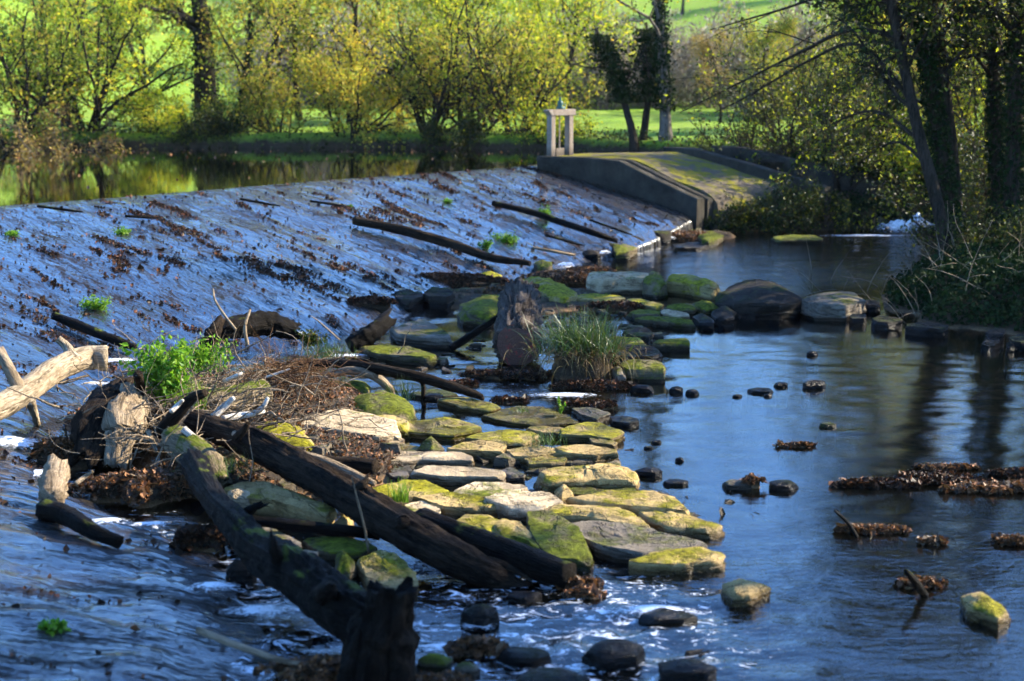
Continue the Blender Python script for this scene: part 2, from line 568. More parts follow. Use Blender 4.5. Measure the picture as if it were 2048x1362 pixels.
grass = t.mix(t.maprange(n1, 0.42, 0.62, 0, 0.7), grass, (0.19, 0.25, 0.03))
grass = t.mix(t.maprange(n3, 0.5, 0.8, 0, 0.5), grass, (0.05, 0.09, 0.01))
soil = t.mix(n2, (0.028, 0.02, 0.012), (0.075, 0.052, 0.03))
bed = t.mix(t.maprange(n2, 0.4, 0.62), (0.06, 0.04, 0.022), (0.34, 0.19, 0.085))
bed = t.mix(t.maprange(n3, 0.55, 0.7, 0, 0.7), bed, (0.02, 0.016, 0.01))
shoal = t.math('MULTIPLY', t.maprange(t.math('ADD', pz, t.math('MULTIPLY', n1, 0.2)), -0.14, 0.02, 0, 0.85), t.maprange(py, 17.0, 15.5, 0, 1))
bed = t.mix(shoal, bed, t.mix(n2, (0.20, 0.10, 0.04), (0.56, 0.33, 0.15)))
col = t.mix(t.maprange(t.math('ADD', pz, t.math('MULTIPLY', n2, 0.5)), 2.02, 2.25), soil, grass)
col = t.mix(t.maprange(t.math('ADD', pz, t.math('MULTIPLY', n2, 0.1)), 0.02, 0.12), bed, col)
hgt = t.math('ADD', t.math('MULTIPLY', n2, 0.5), t.math('MULTIPLY', n3, 0.5))
M_ground = t.shade(t.bsdf(col, 0.9, t.bump(hgt, 0.9, 0.12), spec=0.15))
kind(obj('ground', mesh('ground', np.stack([X, Y, Z], -1), GF, M_ground)), 'structure')

def water_mat(name, deep, clear, waves, rough=0.03, ior=1.33, fast=False):
    """reflecting surface over a tinted see-through layer; waves: (scale vector, noise scale, strength, distance)"""
    t = NT(name)
    nrm = None
    for sc, f, st, di in waves:
        nrm = t.bump(t.noise(f, 3, 0.55, t.pos(sc), 0.4), st, di, nrm)
        if fast and 3 < f < 9:
            cp = t.n('ShaderNodeAttribute', attribute_name='chop').outputs['Fac']
            t.link(t.math('ADD', st, t.math('MULTIPLY', cp, 0.8)), nrm.node.inputs['Strength'])
    fr = t.n('ShaderNodeFresnel')
    fr.inputs['IOR'].default_value = ior
    t.link(nrm, fr.inputs['Normal'])
    gl = t.n('ShaderNodeBsdfGlossy')
    gl.inputs['Roughness'].default_value = rough
    t.link(nrm, gl.inputs['Normal'])
    tr = t.n('ShaderNodeBsdfTransparent')
    tr.inputs['Color'].default_value = _c(clear)
    df = t.n('ShaderNodeBsdfDiffuse')
    df.inputs['Color'].default_value = _c(deep)
    a = t.n('ShaderNodeMixShader')
    a.inputs[0].default_value = 0.2
    t.link(tr.outputs[0], a.inputs[1])
    t.link(df.outputs[0], a.inputs[2])
    b = t.n('ShaderNodeMixShader')
    t.link(fr.outputs[0], b.inputs[0])
    t.link(a.outputs[0], b.inputs[1])
    t.link(gl.outputs[0], b.inputs[2])
    if fast:
        rp = t.n('ShaderNodeAttribute', attribute_name='rapid').outputs['Fac']
        fl = t.math('ADD', t.noise(5.0, 5, 0.75, t.pos((1, 1.7, 1)), 1.2), t.math('MULTIPLY', rp, 0.20))
        fm = t.n('ShaderNodeMixShader')
        t.link(t.maprange(fl, 0.74, 0.84, 0.0, 0.85), fm.inputs[0])
        t.link(b.outputs[0], fm.inputs[1])
        t.link(t.bsdf((0.75, 0.79, 0.83), 0.4), fm.inputs[2])
        return t.shade(fm.outputs[0])
    return t.shade(b.outputs[0])

M_lower = water_mat('lower_water', (0.006, 0.008, 0.008), (0.66, 0.55, 0.38), [((1.0, 2.4, 1), 1.6, 0.04, 0.04), ((1, 2.4, 1), 5.0, 0.11, 0.014), ((1, 2.0, 1), 16.0, 0.21, 0.006)], 0.015, 1.75, True)
M_upper = water_mat('upper_water', (0.012, 0.013, 0.008), (0.25, 0.22, 0.12), [((1, 1.6, 1), 1.2, 0.05, 0.03), ((1, 1, 1), 8.0, 0.05, 0.01)], 0.02, 1.5)

def foot_dist(X, Y):
    d = np.full(X.shape, 1e9)
    for (x0, y0), (x1, y1) in zip(FOOT[:-1], FOOT[1:]):
        ex, ey = x1 - x0, y1 - y0
        q = np.clip(((X - x0) * ex + (Y - y0) * ey) / (ex * ex + ey * ey), 0, 1)
        d = np.minimum(d, np.hypot(X - x0 - q * ex, Y - y0 - q * ey))
    return d

wx = np.arange(-10, 20, 0.12)
wy = axis([(2, 8, 0.5), (8, 24, 0.10), (24, 43, 0.18)])
X, Y = np.meshgrid(wx, wy, indexing='ij')
P3 = np.stack([X, Y, 0 * X], -1)
amp = 0.006 + 0.035 * sstep(14.8, 12.0, Y) * sstep(3.6, 0.5, X) + 0.025 * np.exp(-(foot_dist(X, Y) / 0.8) ** 2) + 0.02 * sstep(3.0, 0.5, X) * sstep(-3.5, -1, X) * sstep(19.0, 20, Y) * sstep(23, 22, Y)
Z = amp * (fbm(P3 * np.array([1, 1.6, 1]), 2.3, 41, 3) + 0.6 * (1 - np.abs(vn(P3, 3.1, 77)) * 2)) - 0.6 * amp
nx, ny = X.shape
i, j = np.meshgrid(np.arange(nx - 1), np.arange(ny - 1), indexing='ij')
GF = np.stack([i * ny + j, (i + 1) * ny + j, (i + 1) * ny + j + 1, i * ny + j + 1], -1).reshape(-1, 4)
rme = mesh('river_water', np.stack([X, Y, Z], -1), GF, M_lower)
ra = rme.attributes.new('rapid', 'FLOAT', 'POINT')
ra.data.foreach_set('value', np.clip((amp - 0.008) / 0.03, 0, 1).astype(np.float32).ravel())
ch_ = rme.attributes.new('chop', 'FLOAT', 'POINT')
chop = np.clip(sstep(29.5, 32, Y) * sstep(2, 5, X) + np.clip((amp - 0.008) / 0.03, 0, 1) + 0.5 * sstep(16, 13.5, Y), 0, 1)
ch_.data.foreach_set('value', chop.astype(np.float32).ravel())
kind(obj('river_water', rme), 'structure')
uv = np.array([(1.35, 43.4)] + [(x + 0.12, y - 0.12) for x, y in CREST[:9]] + [(-16.0, 23.4), (-17.3, 5), (-80, 5), (-80, 54), (-24, 56), (-15, 58), (-4, 58), (4, 56), (9, 53), (16, 52), (16, 45.6), (6, 45.4), (3.6, 44.9)])
kind(obj('pool_water', mesh('pool_water', np.c_[uv, np.full(len(uv), UPZ)], np.arange(len(uv))[None], M_upper)), 'structure')

def WV0(x, y):
    return np.stack([x, y, 0 * x], -1)

# ---- weir: a long sloping apron from the crest down to the foot
NU, NV = 620, 230
cr, ft = spline(CREST, NU), spline(FOOT, NU)
u = np.linspace(0, 1, NU)
v = np.concatenate([np.linspace(-0.07, 0, 9)[:-1], np.linspace(0, 1.0, NV - 8)])
D = ft - cr
run = np.linalg.norm(D, axis=1)
WX = cr[:, None, 0] + D[:, None, 0] * v[None]
WY = cr[:, None, 1] + D[:, None, 1] * v[None]
g = np.where(v < 0, 0, np.clip(v, 0, 1) ** 1.22)
fz = np.interp(u, [0, 1 / 15, 2 / 15, 0.34, 0.45, 0.52, 0.6, 0.7, 0.8, 1.0], [0.50, 0.24, 0.08, 0.06, 0.02, 0.02, 0.04, 0.06, 0.02, 0.0])
WZ = (UPZ + 0.012) - (UPZ + 0.012 - fz[:, None]) * g[None] + np.where(v < 0, v * 9.0, 0)[None]
along = np.cumsum(np.r_[0, np.linalg.norm(np.diff((cr + ft) / 2, axis=0), axis=1)])
SU, SV = np.broadcast_to(along[:, None], WX.shape), run[:, None] * np.clip(v, 0, 1)[None]
S3 = np.stack([SU, SV, 0 * SU], -1)
rib = fbm(S3 * np.array([3.2, 0.35, 1]), 1.0, 61, 3)
fine = fbm(S3 * np.array([9.0, 3.0, 1]), 1.0, 67, 3)
edge = sstep(0, 0.05, v)[None]
WZ = WZ + (0.022 * rib + 0.012 * fine + 0.04 * fbm(S3, 0.5, 71, 2)) * (0.35 + 0.65 * edge) * sstep(-0.02, 0.01, v)[None]
near = sstep(19, 14, WY) * sstep(-9, -4, WX)
WZ = WZ + near * sstep(0.3, 0.6, v)[None] * (0.05 * fbm(WV0(WX, WY), 1.7, 131, 3) + 0.03 * fbm(WV0(WX, WY), 4.5, 137, 3))
WZ = WZ - 0.10 * sstep(0.93, 1.0, v)[None]
WZ[:, -3:] -= np.array([0.05, 0.25, 0.6])[None]
WV = np.stack([WX, WY, WZ], -1)
i, j = np.meshgrid(np.arange(NU - 1), np.arange(NV - 1), indexing='ij')
GF = np.stack([i * NV + j, i * NV + j + 1, (i + 1) * NV + j + 1, (i + 1) * NV + j], -1).reshape(-1, 4)
wme = mesh('apron', WV, GF)
uvl = wme.uv_layers.new(name='UVMap')
li = np.zeros(len(wme.loops), np.int32)
wme.loops.foreach_get('vertex_index', li)
uvl.data.foreach_set('uv', np.stack([SU.ravel()[li], SV.ravel()[li]], 1).astype(np.float32).ravel())
t = NT('wet_weir')
uvn = t.n('ShaderNodeUVMap').outputs[0]
a1 = t.noise(1.0, 5, 0.6, t.pos((2.2, 0.5, 1), uvn), 0.5)
a2 = t.noise(1.0, 6, 0.7, t.pos((18, 2.6, 1), uvn), 0.7)
a3 = t.noise(1.0, 4, 0.65, t.pos((48, 13, 1), uvn), 0.4)
a4 = t.noise(0.5, 3, 0.5, t.pos((1, 1, 1), uvn))
brk = t.math('ADD', t.math('MULTIPLY', a1, 0.55), t.math('ADD', t.math('MULTIPLY', a2, 0.8), t.math('MULTIPLY', a3, 0.65)))
dry = t.maprange(brk, 0.95, 1.10)
col = t.mix(a3, (0.002, 0.002, 0.0025), (0.010, 0.008, 0.007))
col = t.mix(t.math('MULTIPLY', dry, 0.8), col, (0.016, 0.012, 0.008))
col = t.mix(t.maprange(a4, 0.56, 0.68, 0, 0.5), col, (0.014, 0.018, 0.006))
h = t.math('ADD', t.math('MULTIPLY', a1, 0.4), t.math('ADD', a2, t.math('MULTIPLY', dry, 0.25)))
nrm = t.bump(h, 0.36, 0.03)
nrm = t.bump(a3, 0.5, 0.012, nrm)
nrm = t.bump(t.noise(40.0, 3, 0.65), 0.5, 0.007, nrm)
rgh = t.math('ADD', t.maprange(a2, 0.35, 0.7, 0.05, 0.16), t.math('MULTIPLY', dry, 0.5))
M_weir = t.shade(t.bsdf(col, rgh, nrm, spec=t.maprange(dry, 0, 1, 0.75, 0.04), coat=t.maprange(dry, 0, 1, 0.9, 0.0), coat_r=0.05, ior=1.8))
wme.materials.append(M_weir)
weir = thing('weir', 'long sloping stone weir with a thin film of blue water running over it', 'weir', (-4, 34, 0))
wo_ = obj('apron', wme, weir)
wo_.location = (4, -34, 0)
WPX, WPY = proj(WV)
WOK = (v >= 0)[None] & np.ones((NU, 1), bool)

def onweir(px, py):
    d = (WPX - px) ** 2 + (WPY - py) ** 2 + np.where(WOK, 0, 1e9)
    q = np.unravel_index(np.argmin(d), d.shape)
    return WV[q]

def weirpt(uu, vv):
    """surface points for fractional grid coordinates"""
    i0, j0 = np.clip(uu.astype(int), 0, NU - 2), np.clip(vv.astype(int), 0, NV - 2)
    a, b = (uu - i0)[:, None], (vv - j0)[:, None]
    return WV[i0, j0] * (1 - a) * (1 - b) + WV[i0 + 1, j0] * a * (1 - b) + WV[i0, j0 + 1] * (1 - a) * b + WV[i0 + 1, j0 + 1] * a * b

def surf(x, y):
    """height of ground, water or weir at x, y"""
    d = (WX - x) ** 2 + (WY - y) ** 2
    q = np.unravel_index(np.argmin(d), d.shape)
    z = float(land(np.array([x]), np.array([y]))[0])
    return max(z, float(WZ[q])) if d[q] < 0.02 else z

# ---- concrete walls and ramp beside the weir
t = NT('weathered_concrete')
n1, n2, n3 = t.noise(1.6, 6, 0.65), t.noise(8.0, 6, 0.7), t.noise(50.0, 4, 0.6)
col = t.mix(t.maprange(n1, 0.35, 0.65), (0.075, 0.066, 0.052), (0.028, 0.026, 0.02))
col = t.mix(t.maprange(n2, 0.5, 0.75, 0, 0.8), col, (0.045, 0.045, 0.035))
col = t.mix(t.maprange(n3, 0.55, 0.75, 0, 0.4), col, (0.22, 0.2, 0.17))
strk = t.noise(1.0, 4, 0.6, t.pos((7, 7, 0.7)))
col = t.mix(t.maprange(strk, 0.52, 0.7, 0, 0.6), col, (0.05, 0.048, 0.035))
M_conc = t.shade(t.bsdf(col, 0.9, t.bump(t.math('ADD', n2, n3), 1.0, 0.05), spec=0.04))
t = NT('mossy_ramp')
n1, n2, n3 = t.noise(1.5, 6, 0.7), t.noise(9.0, 6, 0.7), t.noise(60.0, 4, 0.6)
col = t.mix(n2, (0.06, 0.048, 0.034), (0.15, 0.12, 0.085))
col = t.mix(t.maprange(t.math('ADD', n1, t.math('MULTIPLY', n2, 0.3)), 0.60, 0.70), col, t.mix(n3, (0.07, 0.068, 0.008), (0.24, 0.21, 0.015)))
M_ramp = t.shade(t.bsdf(col, 0.95, t.bump(t.math('ADD', n2, n3), 0.8, 0.03), spec=0.1))

def wall_geo(line, thick, side=1, seed=0, n=28):
    """line: (x, y, z_top, z_base) points; a wall of given thickness to one side of the line"""
    L = np.array(line, float)
    s = np.r_[0, np.cumsum(np.linalg.norm(np.diff(L[:, :2], axis=0), axis=1))]
    q = np.unique(np.concatenate([np.linspace(0, s[-1], n), s]))
    A = np.stack([np.interp(q, s, L[:, k]) for k in range(4)], 1)
    T = unit(np.gradient(A[:, :2], axis=0))
    N = np.stack([-T[:, 1], T[:, 0]], 1) * side * thick
    b = min(0.03, thick * 0.2)
    ring = []
    for off, zf, dz in ((0, 0, 0), (0, 1, -b), (b / thick, 1, 0), (1 - b / thick, 1, 0), (1, 1, -b), (1, 0, 0)):
        ring.append(np.c_[A[:, :2] + N * off, np.where(zf, A[:, 2] + dz, A[:, 3])])
    V = np.stack(ring, 1)
    V = V + 0.012 * np.stack([fbm(V, 2.0, seed + k, 3) for k in range(3)], -1)
    m, k = V.shape[:2]
    i, j = np.meshgrid(np.arange(m - 1), np.arange(k), indexing='ij')
    F = np.stack([i * k + j, (i + 1) * k + j, (i + 1) * k + (j + 1) % k, i * k + (j + 1) % k], -1).reshape(-1, 4)
    e = (m - 1) * k
    return V.reshape(-1, 3), [F, np.arange(k)[None], (e + np.arange(k))[::-1][None]]

def wall(name, label, line, thick, side, seed, mat=None):
    mb = MB()
    mb.add(*wall_geo(line, thick, side, seed))
    o = mb.build(name, mat or M_conc, None, (line[0][0], line[0][1], line[0][3]), smooth=False)
    return tag(o, label, 'wall')

W1 = [(0.72, 43.35, 1.93, 0.9), (1.9, 42.75, 1.93, 0.8), (2.95, 41.95, 1.88, 0.5), (3.9, 41.1, 1.42, 0.1), (4.95, 40.1, 0.97, -0.4)]
wall('wing_wall', 'stained concrete wing wall holding the end of the weir below the sluice frame', W1, 0.32, 1, 5)
W1b = [(2.1, 43.25, 1.885, 0.9), (3.25, 42.5, 1.87, 0.5), (4.2, 41.6, 1.42, 0.1), (5.3, 40.6, 0.93, -0.4)]
wall('ramp_kerb', 'low dark mossy concrete kerb running down the near edge of the ramp', W1b, 0.26, 1, 6)
W2 = [(4.6, 45.9, 2.04, 1.0), (5.4, 45.6, 2.03, 1.0), (6.9, 43.9, 1.66, 0.5), (8.7, 41.8, 1.16, -0.4)]
wall('middle_wall', 'grey concrete wall between the mossy ramp and the channel behind it', W2, 0.3, 1, 7)
W3 = [(6.2, 47.0, 2.03, 1.0), (7.1, 46.7, 2.0, 1.0), (8.8, 44.9, 1.62, 0.3), (10.6, 42.9, 1.2, -0.4)]
wall('far_channel_wall', 'farthest concrete channel wall, half hidden behind leafy branches', W3, 0.3, 1, 8)

# ramp slab between kerb and middle wall, with its flat landing at the top
lnA = np.array([(1.0, 43.62, 1.90), (2.35, 43.45, 1.89), (3.5, 42.7, 1.84), (4.4, 41.8, 1.42), (5.5, 40.8, 0.92), (5.62, 40.7, -0.3)])
lnB = np.array([(2.2, 45.2, 1.90), (4.5, 45.75, 1.90), (5.25, 45.5, 1.86), (6.75, 43.85, 1.42), (7.75, 42.7, 0.98), (7.9, 42.5, -0.3)])
A, B = spline(lnA, 60), spline(lnB, 60)
q = np.linspace(0, 1, 40)[None, :, None]
V = A[:, None] * (1 - q) + B[:, None] * q
V[..., 2] += 0.03 * fbm(V, 1.3, 91, 4) * (np.arange(60) < 50)[:, None]
i, j = np.meshgrid(np.arange(59), np.arange(39), indexing='ij')
mb = MB()
mb.add(V, np.stack([i * 40 + j, (i + 1) * 40 + j, (i + 1) * 40 + j + 1, i * 40 + j + 1], -1).reshape(-1, 4))
lo = V.copy()
lo[..., 2] = -0.5
edge = np.concatenate([np.arange(60) * 40, 59 * 40 + np.arange(1, 40), (np.arange(58, -1, -1)) * 40 + 39, np.arange(38, 0, -1)])
sk = np.concatenate([V.reshape(-1, 3)[edge], lo.reshape(-1, 3)[edge]])
m = len(edge)
k = np.arange(m)
mb.add(sk, np.stack([k, k + m, (k + 1) % m + m, (k + 1) % m], 1))
tag(mb.build('ramp', M_ramp, None, (3.5, 43, 1)), 'broad concrete ramp with yellow moss, sloping down behind the wing wall', 'ramp')

# ---- white water
t = NT('foam')
oc = t.n('ShaderNodeTexCoord').outputs['Object']
ox, oy, oz = t.sep(oc)[:3]
rad = t.math('SQRT', t.math('ADD', t.math('MULTIPLY', ox, ox), t.math('MULTIPLY', oy, oy)))
fn = t.math('ADD', t.noise(13.0, 6, 0.75, t.pos((1, 1.8, 1)), 1.0), t.math('MULTIPLY', rad, -0.30))
al = t.maprange(fn, 0.27, 0.40)
fb = t.bsdf((0.80, 0.83, 0.86), 0.35, t.bump(t.noise(30.0, 4, 0.7), 0.8, 0.03), spec=0.5)
tp = t.n('ShaderNodeBsdfTransparent')
mx = t.n('ShaderNodeMixShader')
t.link(al, mx.inputs[0]); t.link(tp.outputs[0], mx.inputs[1]); t.link(fb, mx.inputs[2])
M_foam = t.shade(mx.outputs[0])

def foam(label, px, py, wpx, dep, h, z=None, rot=0.0):
    """foaming patch centred on a pixel; it follows the weir or the water beneath"""
    c = at(px, py, 0.0) if z is None else at(px, py, z)
    w = wpx / FPX * c[1] * 0.5
    n = 26
    a, r = np.meshgrid(np.linspace(0, 2 * np.pi, n, endpoint=False), np.linspace(0.02, 1, 14), indexing='ij')
    X, Y = np.cos(a) * r, np.sin(a) * r
    Q = np.stack([X * w + c[0], Y * w * dep + c[1], 0 * X], -1)
    Z = 0.012 + h * (1 - r * r) * (0.45 + 0.8 * fbm(Q, 3.0, int(px), 3))
    i, j = np.meshgrid(np.arange(n), np.arange(13), indexing='ij')
    F = np.stack([i * 14 + j, i * 14 + j + 1, (i + 1) % n * 14 + j + 1, (i + 1) % n * 14 + j], -1).reshape(-1, 4)
    o = obj('white_water', mesh('white_water', np.stack([X, Y, Z], -1), F, M_foam), None, c)
    o.scale = (w, w * dep, 1)
    o.rotation_euler = (0, 0, rot)
    return kind(o, 'stuff', label, 'white water')
# ---------------------------------------------------------------- sluice frame
def obox(c, ex, ey, ez, yaw):
    """box centred on c with half sizes, turned by yaw"""
    V, F = box_geo((-ex, -ey, -ez), (ex, ey, ez))
    cs, sn = math.cos(yaw), math.sin(yaw)
    V = np.c_[V[:, 0] * cs - V[:, 1] * sn, V[:, 0] * sn + V[:, 1] * cs, V[:, 2]] + np.asarray(c)
    return V, F

t = NT('weathered_oak')
g1 = t.noise(1.0, 6, 0.7, t.pos((14, 14, 1.6)))
g2 = t.noise(30, 4, 0.6)
col = t.mix(t.maprange(g1, 0.3, 0.7), (0.30, 0.24, 0.18), (0.13, 0.095, 0.065))
col = t.mix(t.maprange(g2, 0.52, 0.72, 0, 0.6), col, (0.42, 0.40, 0.35))
pz = t.sep(t.geo.outputs['Position'])[2]
col = t.mix(t.maprange(t.math('ADD', pz, t.math('MULTIPLY', g1, 0.3)), 2.12, 2.35, 0.75, 0.0), col, (0.05, 0.04, 0.03))
M_oak = t.shade(t.bsdf(col, 0.88, t.bump(t.math('ADD', g1, t.math('MULTIPLY', g2, 0.4)), 0.7, 0.02), spec=0.2))
t = NT('cast_iron_green')
M_iron = t.shade(t.bsdf(t.mix(t.noise(20, 4), (0.012, 0.06, 0.045), (0.03, 0.10, 0.075)), 0.5, spec=0.4))
t = NT('rusty_steel')
M_rust = t.shade(t.bsdf(t.mix(t.noise(25, 5), (0.20, 0.13, 0.08), (0.33, 0.27, 0.2)), 0.7, spec=0.3))
yaw = math.radians(42)
sc_ = aty(1120, 308, 43.85)
sc_[2] = 1.88
sl = thing('sluice_gate', 'wooden sluice gate frame with green winding gear on top of the concrete landing', 'sluice gate', sc_)
ax_ = np.array([math.cos(yaw), math.sin(yaw), 0])
for s_ in (-1, 1):
    mb = MB()
    mb.add(*obox(ax_ * s_ * 0.36 + [0, 0, 0.58], 0.085, 0.10, 0.62, yaw))
    bevel_obj(mb.build('post', M_oak, sl, smooth=False), 0.015)
mb = MB()
bx = [(-0.56, 1.36), (-0.56, 1.31), (-0.50, 1.26), (-0.45, 1.185), (0.52, 1.185), (0.52, 1.36)]
nn = np.array([-ax_[1], ax_[0], 0])
f0 = [ax_ * a + np.array([0, 0, b]) - nn * 0.12 for a, b in bx]
f1 = [p + nn * 0.24 for p in f0]
k = np.arange(6)
mb.add(np.array(f0 + f1), [np.stack([k, (k + 1) % 6, (k + 1) % 6 + 6, k + 6], 1), k[::-1][None], (k + 6)[None]])
beam = mb.build('beam', M_oak, sl, smooth=False)
bevel_obj(beam, 0.012)
mb = MB()
mb.add(*tubes(np.array([[(-0.02, 0, -0.3), (-0.02, 0, 0.5), (-0.02, 0, 1.5)]], float), np.full((1, 3), 0.022), 8))
mb.build('screw_rod', M_rust, sl)
mb = MB()
mb.add(*obox((0.02, 0, 1.40), 0.10, 0.09, 0.035, yaw))
mb.add(*tubes(np.array([[(0.0, 0, 1.42), (0.0, 0, 1.47), (0.0, 0, 1.54), (0.0, 0, 1.6), (0.0, 0, 1.63)]], float), np.array([[0.085, 0.07, 0.085, 0.06, 0.0]]), 10))
gear = mb.build('winding_gear', M_iron, sl)
mb = MB()
mb.add(*tubes(np.array([[(0.0, 0, 1.6), (0.0, 0, 1.72)]], float), np.full((1, 2), 0.035), 8))
mb.build('spindle', M_iron, gear)
mb = MB()
mb.add(*tubes(np.array([[(0.05, 0, 1.50), (0.15, 0.03, 1.50), (0.15, 0.03, 1.42)]], float), np.full((1, 3), 0.014), 6))
mb.build('crank', M_iron, gear)
mb = MB()
mb.add(*obox((0, 0, -0.1), 0.17, 0.03, 0.35, yaw))
mb.build('gate_board', M_oak, sl, smooth=False)

# ---------------------------------------------------------------- stones
def gz_(x, y):
    return float(land(np.array([x]), np.array([y]))[0])

MOSSY = (0.20, 0.22, 0.015)
R_LIME = rock_mat('limestone_slab', (0.44, 0.31, 0.125), (0.24, 0.165, 0.065), 0.40, (0.28, 0.25, 0.015))
R_PALE = rock_mat('pale_limestone', (0.54, 0.42, 0.26), (0.32, 0.235, 0.13), 0.22, (0.17, 0.19, 0.015))
R_MOSS = rock_mat('mossy_stone', (0.17, 0.13, 0.075), (0.08, 0.065, 0.038), 0.62, (0.16, 0.18, 0.012))
R_YEL = rock_mat('yellow_moss_stone', (0.42, 0.31, 0.12), (0.24, 0.175, 0.07), 0.56, (0.38, 0.34, 0.015))
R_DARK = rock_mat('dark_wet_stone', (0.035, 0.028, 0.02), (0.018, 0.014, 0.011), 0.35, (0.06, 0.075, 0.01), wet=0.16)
R_GREY = rock_mat('grey_stone', (0.20, 0.165, 0.12), (0.10, 0.08, 0.058), 0.40, (0.13, 0.14, 0.02))
RM = dict(L=R_LIME, P=R_PALE, M=R_MOSS, Y=R_YEL, D=R_DARK, G=R_GREY)

def rock_geo(pts, h, seed, dome=0.0, M=68, base=-0.45, rough=1.0, tilt=(0, 0)):
    """stone on a footprint polygon pts (m,2), flat top at height h, broken edges, sides running down below the water"""
    p = np.asarray(pts, float)
    if poly_area(p) < 0:
        p = p[::-1]
    q = np.empty((len(p) * 2, 2))                       # cut the corners once
    q[0::2] = p * 0.96 + np.roll(p, 1, 0) * 0.04
    q[1::2] = p * 0.96 + np.roll(p, -1, 0) * 0.04
    s = np.r_[0, np.cumsum(np.linalg.norm(np.diff(np.r_[q, q[:1]], axis=0), axis=1))]
    qq = np.r_[q, q[:1]]
    w = np.linspace(0, s[-1], M, endpoint=False)
    E = np.stack([np.interp(w, s, qq[:, k]) for k in (0, 1)], 1)
    c = E.mean(0)
    E = E - c
    size = np.sqrt(abs(poly_area(p)))
    lv = [(1.03, base), (1.03, base * 0.4), (1.02, 0.05 * h), (1.03, 0.30 * h), (0.99, 0.42 * h), (1.01, 0.60 * h), (1.012, 0.84 * h), (1.0, 0.96 * h), (0.985, h), (0.93, h), (0.84, h), (0.72, h), (0.60, h), (0.47, h), (0.33, h), (0.17, h)]
    V = []
    for sc, z in lv:
        V.append(np.c_[E * sc, np.full(M, z)])
    V = np.array(V)
    sc_in = np.array([a for a, _ in lv])
    up = (sc_in <= 1.0)[:, None] & np.ones((1, M), bool)
    o = np.random.default_rng(seed).uniform(-50, 50, 3)
    Q = V + o
    hz = fbm(Q, 2.2 / size, seed, 4)
    fz = fbm(Q, 9.0 / size, seed + 3, 4, 0.6)
    side = np.clip(1.0 - (1.0 - sc_in) * 5, 0, 1)[:, None]
    ledge = np.round(3 * fbm(Q * np.array([0.6, 0.6, 3.0]), 2.0 / size, seed + 8, 2)) / 3
    rad = unit(np.concatenate([V[..., :2], 0 * V[..., 2:]], -1))
    V = V + rad * (size * rough * (0.07 * hz + 0.055 * fz + 0.04 * ledge) * side)[..., None]
    d = 1 - np.clip(sc_in, 0, 1) ** 2
    V[..., 2] += np.where(up, dome * d[:, None] + h * rough * (0.10 * hz + 0.06 * fz) * (0.3 + 0.7 * np.clip(d * 3, 0, 1))[:, None] + 0.05 * size * rough * np.round(2.2 * vn(Q, 1.8 / size, seed + 13)) / 2.2 * np.clip(d * 2, 0, 1)[:, None], 0)
    kz = np.clip(V[..., 2] / max(h, 1e-3), 0, 1)
    V[..., 2] += kz * (V[..., 0] * tilt[0] + V[..., 1] * tilt[1])
    rc = np.random.default_rng(seed + 500)                 # chip corners and edges off with flat cuts
    for _ in range(5):
        a = rc.uniform(0, 2 * np.pi)
        nv = unit(np.array([np.cos(a), np.sin(a), rc.uniform(-0.05, 0.9) * (0.5 * size / max(h, 0.05)) ** 0.3]))
        dd = V @ nv
        lim = dd.max() - rc.uniform(0.02, 0.08) * (dd.max() - np.percentile(dd, 5))
        V = V - np.maximum(dd - lim, 0)[..., None] * nv * 0.92
    V = V + (0.010 * size * rough * np.stack([vn(V + o, 9.0 / size, seed + 40 + q_) for q_ in range(3)], -1)) * (V[..., 2:] > -0.1)
    L = len(lv)
    ctr = V[-1].mean(0)
    VV = np.concatenate([V.reshape(-1, 3), [ctr]])
    i, j = np.meshgrid(np.arange(L - 1), np.arange(M), indexing='ij')
    j2 = (j + 1) % M
    F = np.stack([i * M + j, i * M + j2, (i + 1) * M + j2, (i + 1) * M + j], -1).reshape(-1, 4)
    j = np.arange(M)
    e = (L - 1) * M
    return VV, [F, np.stack([e + j, e + (j + 1) % M, np.full(M, L * M)], 1)], c

def poly_area(p):
    x, y = p[:, 0], p[:, 1]
    return 0.5 * np.sum(x * np.roll(y, -1) - np.roll(x, -1) * y)

RSEED = [100]
F8 = (680, 760, 2.56)
F2 = (380, 780, 4.096)
F5 = (680, 380, 2.926)
FB = (1100, 540, 5.12)
FW = (1600, 560, 4.54)
HS = {680: 0.50, 380: 0.52, 1100: 0.55, 560: 0.6, 1600: 0.45}     # height above the water relative to the listed thickness, by frame
def rock(name, label, poly, h, mat, frame=None, dome=0.0, z0=0.0, rough=1.0, group=None, tilt=(0, 0), M=68):
    """poly: outline of the top face in photograph pixels (or in an enlarged frame (x0, y0, scale))"""
    RSEED[0] += 1
    if frame:
        poly = [(frame[0] + x / frame[2], frame[1] + y / frame[2]) for x, y in poly]
    h *= HS.get(frame[0], 0.6) if frame else 0.7
    pts = np.array([at(x, y, z0 + h)[:2] for x, y in poly])
    pts = pts.mean(0) + (pts - pts.mean(0)) * (1.13 if frame in (F8, F2, F5, FB) else 1.05)
    V, F, c = rock_geo(pts, h, RSEED[0], dome, M, -0.45 if z0 == 0 else -0.3, rough, tilt)
    o = obj(name, mesh(name, V, F, RM[mat], sharp=32), None, (c[0], c[1], z0))
    return tag(o, label, 'rock', group)

